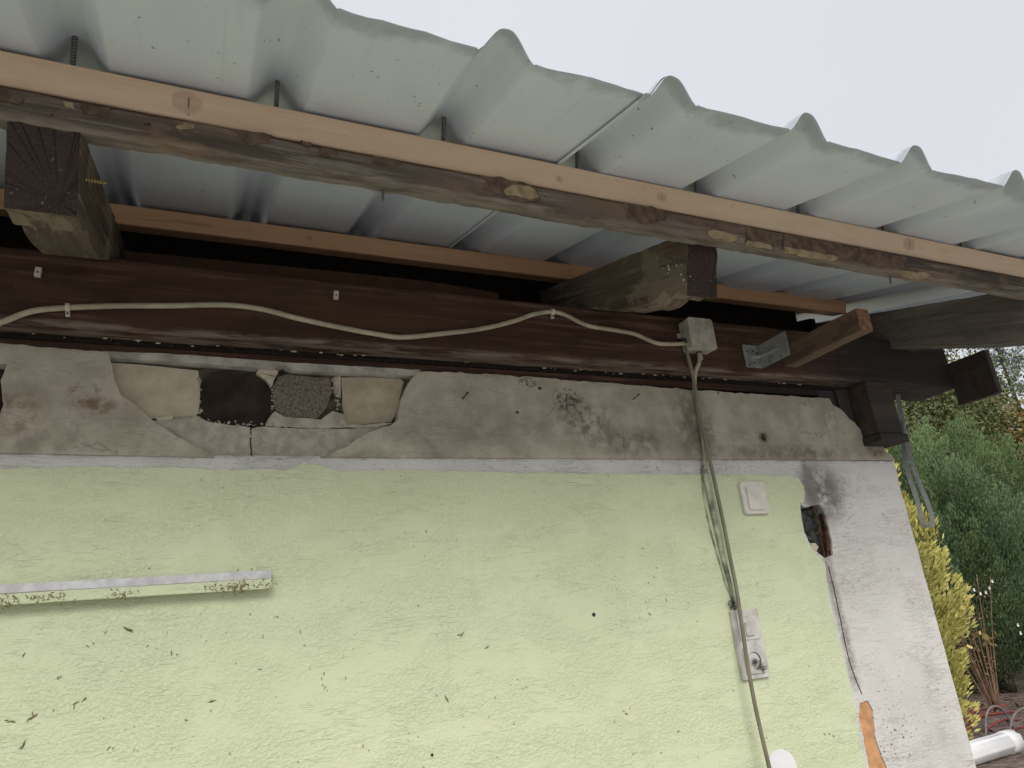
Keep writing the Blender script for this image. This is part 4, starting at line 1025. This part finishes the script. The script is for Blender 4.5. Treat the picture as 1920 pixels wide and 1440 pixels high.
def leafy(name, label, cat, loc, H, R, mat, n, ll, lw, seed, clumps=40, cz=.6, zs=.45, group=None):
    rng = np.random.default_rng(seed); t = thing(name, label, cat, loc, group)
    tube('trunk', [(0, 0, 0), (.05 * R, 0, H * .3), (-.03 * R, .05, H * .75)], [.07 * R, .05 * R, .015 * R], 'trunk', t, 8, 4)
    c = unit(rng.normal(size=(clumps, 3))) * rng.uniform(.45, 1, (clumps, 1)); c *= (R, R, H * zs); c += (0, 0, H * cz)
    for i in range(0, clumps, 4):
        q = c[i]; tube('limb', [(0, 0, H * .35), tuple(q * .5 + np.array((0, 0, H * .2))), tuple(q)], [.03 * R, .018 * R, .005 * R], 'trunk', t, 5, 3)
    k = rng.integers(0, clumps, n); p = c[k] + rng.normal(size=(n, 3)) * R * .17
    d = unit(rng.normal(size=(n, 3)) + (0, 0, .2))
    quads_obj('crown', leaves(rng, p, d, ll, lw), mat, t); return t
lo = (18.073,11,5.774)
leafy('broadleaf_tree', 'olive green broadleaf tree filling the gap below the beam end', 'tree', (lo[0], 11, 0), (18.659,11,7.205)[2], 2.6, 'olive', 60000, .11, .055, 3, 110)
lo = (18.492,9,4.898)
leafy('autumn_tree', 'tree with yellow orange autumn leaves behind the cypresses at right', 'tree', (lo[0], 9, 0), (18.563,9,5.285)[2], 1.1, 'autumn', 22000, .09, .045, 5, 60)
lo = (22.752,13,6.454)
leafy('broadleaf_tree', 'pale olive broadleaf tree right behind the hanging end board', 'tree', (lo[0] + .3, 13, 0), (23.387,13,7.269)[2], 1.6, 'olive', 32000, .11, .055, 8, 80)

def pine(label, x, y, H, seed):
    rng = np.random.default_rng(seed); t = thing('pine_tree', label, 'tree', (x, y, 0))
    tube('trunk', [(0, 0, 0), (.1, 0, H * .5), (0, .1, H)], [.28, .18, .03], 'trunk', t, 8, 4)
    Q = []; bm = bmesh.new()
    for i in range(90):
        h = H * rng.uniform(.35, 1.0); a = rng.uniform(0, 2 * np.pi); Lb = (H - h) * .36 + .5
        d = np.array((math.cos(a), math.sin(a), .35)); d /= np.linalg.norm(d); b = np.array((0, 0, h))
        m = 9; ts = np.linspace(.25, 1, m)
        base = b + d * (ts * Lb)[:, None] + rng.normal(size=(m, 3)) * .1
        ax = unit(d + np.array((0, 0, .9)) + rng.normal(size=(m, 3)) * .3)
        Q.append(plumes(rng, base, ax, np.full(m, .55), .16, 26, .17, .035, .9))
    quads_obj('crown', (np.concatenate([q[0] for q in Q]), np.concatenate([q[1] for q in Q])), 'pinel', t)
    return t
p = (45.909,24,13.46); q = (46.194,24,15.087)
pine('blue green pine rising against the sky at the far right', p[0], 24, q[2] + 1.0, 2)

# dry weed, blossom sprays, twig, pile by the ground
wd = (7.883,4,0.246); wloc = (8.418,4.496,0)
wt = thing('dry_weed', 'dead brown weed with dry seed heads standing before the dark hedge', 'plant', (wloc[0], wloc[1], 0))
rg = random.Random(4)
bm_l = []
for i in range(16):
    a = rg.uniform(-.5, .5); b = rg.uniform(-.5, .5); h = rg.uniform(.7, 1.55)
    tip = Vector((a * h * .55, b * h * .55, h))
    tube('stem', [(a * .08, b * .08, 0), (a * .25 * h, b * .3 * h, h * .5), tip], [.008, .005, .003], 'weed', wt, 5, 4)
    for j in range(11):
        t = rg.uniform(.55, 1.02); q = Vector((a * .25 * h, b * .3 * h, h * .5)).lerp(tip, (t - .5) * 2) + Vector((rg.gauss(0, .03), rg.gauss(0, .03), rg.gauss(0, .03)))
        bm_l.append(q)
rng = np.random.default_rng(4); ps = np.array([tuple(q) for q in bm_l])
quads_obj('seed_heads', leaves(rng, ps, unit(rng.normal(size=ps.shape)), .05, .02), 'weed', wt)['kind'] = 'stuff'

bl = thing('blossom_spray', 'few small white blossoms in front of the broad dark cypress', 'plant', (7.804,4.4,0.081)); bl.location.z = 0
bx = Vector(bl.location)
for k, p in enumerate([(8.382,4.4,1.33),(8.487,4.4,1.287),(8.58,4.4,1.238),(8.68,4.4,1.244),(8.77,4.4,1.287),(8.856,4.4,1.362),(9.081,4.4,0.844),(9.085,4.4,0.753)]):
    q = Vector(p) - bx
    bm = bmesh.new()
    for i in range(5):
        a = 2 * math.pi * i / 5; d = Vector((math.cos(a) * .6 - .2, -.4, math.sin(a))) * .022
        e = d.cross(Vector((.5, .8, .1))).normalized() * .012
        bm.faces.new([bm.verts.new(q + v) for v in (Vector((0, 0, 0)), d * .6 + e, d, d * .6 - e)])
    from_bm('blossom', bm, 'petal', bl)
    tube('stem', [(rg.uniform(-.1, .1), .12, .0), (q.x * .6 + rg.uniform(-.05, .05), q.y * .5 + .12, q.z * .6), tuple(q)], [.003, .002, .001], 'trunk', bl, 5, 4)

tw = thing('leafy_twig', 'thin arching twig with a few yellowed leaves left of the dry weed', 'plant', (6.686,3.6,0.353)); tw.location.z = 0
bx = Vector(tw.location)
for chain in ([(6.666,3.6,0.309),(6.811,3.6,0.668),(6.985,3.6,0.845),(7.245,3.6,0.797),(7.547,3.6,0.855)], [(6.727,3.6,0.394),(6.952,3.6,0.947),(7.108,3.6,1.186),(7.205,3.6,1.293)]):
    pts = [tuple(Vector(p) - bx) for p in chain]; pts = [(0, 0, 0)] + pts
    tube('stem', pts, .0025, 'twig', tw, 5, 6)
ps = np.array([tuple(Vector(p) - bx) for p in [(7.126,3.6,0.942),(7.173,3.6,0.903),(7.208,3.6,0.875),(7.08,3.6,0.966),(7.264,3.6,0.89),(6.975,3.6,0.787),(7.473,3.6,0.841),(7.311,3.6,0.815),(7.097,3.6,1.161)]])
for q in leaves(rng, ps, unit(rng.normal(size=ps.shape) + (.5, 0, -.2)), .10, .05): quads_obj('leaf', q[None], MAT['yleaf'], tw)

# pile on the ground beside the hedge
pc = (6.04,2.942,0.09); pe = (6.399,3.003,0.09); pa = (5.565,2.937,0.09)
pp = thing('drain_pipe', 'white plastic drain pipe lying on the ground beyond the wall corner', 'pipe', (pc[0], pc[1], 0))
d = (Vector((pe[0], pe[1], 0)) - Vector((pa[0], pa[1], 0))).normalized()
bm = bmesh.new(); n = 24
a_ = Vector((pa[0] - pc[0], pa[1] - pc[1], .085)) - d * .6; b_ = Vector((pe[0] - pc[0], pe[1] - pc[1], .085)); s = d.cross(Vector((0, 0, 1)))
R1 = [[bm.verts.new(c + (s * math.cos(2 * math.pi * i / n) + Vector((0, 0, 1)) * math.sin(2 * math.pi * i / n)) * r + (d * .05 * (noise.noise(Vector((i * .9, 1, 2))) if c == b_ else 0))) for i in range(n)] for c, r in ((a_, .085), (b_, .085), (b_, .079), (a_, .079))]
for u, v in zip(R1, R1[1:] + R1[:1]):
    for i in range(n): bm.faces.new((u[i], u[(i + 1) % n], v[(i + 1) % n], v[i]))
from_bm('barrel', bm, 'pvc', pp, True)
R1 = [(a_ + (b_ - a_) * .93)]
bm = bmesh.new()
for c0, c1, r0 in ((.90, .985, .091),):
    rr = [[bm.verts.new(a_.lerp(b_, t) + (s * math.cos(2 * math.pi * i / n) + Vector((0, 0, 1)) * math.sin(2 * math.pi * i / n)) * r) for i in range(n)] for t, r in ((c0, .0853), (c0 + .005, r0), (c1, r0), (c1, .0853))]
    for u, v in zip(rr, rr[1:]):
        for i in range(n): bm.faces.new((u[i], u[(i + 1) % n], v[(i + 1) % n], v[i]))
from_bm('collar', bm, 'pvc', pp, True)
for i in range(9):
    a = (6.793,3.691,0.05); b = (7.523,3.645,0.05)
    o1 = Vector((a[0], a[1], .03 + .02 * (i % 3))) + Vector((rg.uniform(-.1, .1), rg.uniform(-.35, .4), 0)); o2 = Vector((b[0], b[1], .05 + .02 * (i % 4))) + Vector((rg.uniform(-.2, .3), rg.uniform(-.4, .5), rg.uniform(0, .12)))
    o = tube('red_cane', [o1 - o1, (o2 - o1) * .5 + Vector((0, 0, rg.uniform(0, .05))), o2 - o1], [.014, .012, .009], 'red', None, 6, 5)
    o.location = o1
    tag(o, 'dull red cane in the loose heap of canes behind the white drain pipe', 'cane', 'red canes heaped on the ground')
for i, (a, b, h, lab) in enumerate((((6.659,3.436,0), (7.249,3.542,0), .26, 'grey hose arching low over the ground just behind the white drain pipe'), ((6.91,3.388,0), (7.347,3.192,0), .24, 'grey hose hoop cut by the right edge of the picture'))):
    A = Vector(a); B = Vector(b); dlt = B - A
    o = tube('garden_hose', [(0, 0, .01), dlt * .2 + Vector((0, 0, h * .75)), dlt * .5 + Vector((0, 0, h)), dlt * .8 + Vector((0, 0, h * .75)), dlt + Vector((0, 0, .01))], .009, 'hoop', None, 8, 6)
    o.location = A; tag(o, lab, 'hose', 'grey hoses by the hedge')
# soil bank litter under the hedge
bm = bmesh.new(); rg = random.Random(17)
for i in range(1500):
    t = rg.random(); c = Vector((8.083,4.277,0)); p = c + Vector((rg.gauss(0, 1.2), rg.gauss(0, .9), .012 + .05 * rg.random()))
    d = Vector((rg.uniform(-1, 1), rg.uniform(-1, 1), rg.uniform(-.2, .5))).normalized(); e = d.cross(Vector((.1, .2, 1))).normalized() * rg.uniform(.008, .02); d *= rg.uniform(.02, .06)
    bm.faces.new([bm.verts.new(p + q) for q in (-d, e, d, -e)])
o = from_bm('leaf_litter', bm, 'twig'); tag(o, 'dry leaves and twigs on the soil under the hedge', 'leaf litter', None, 'stuff')
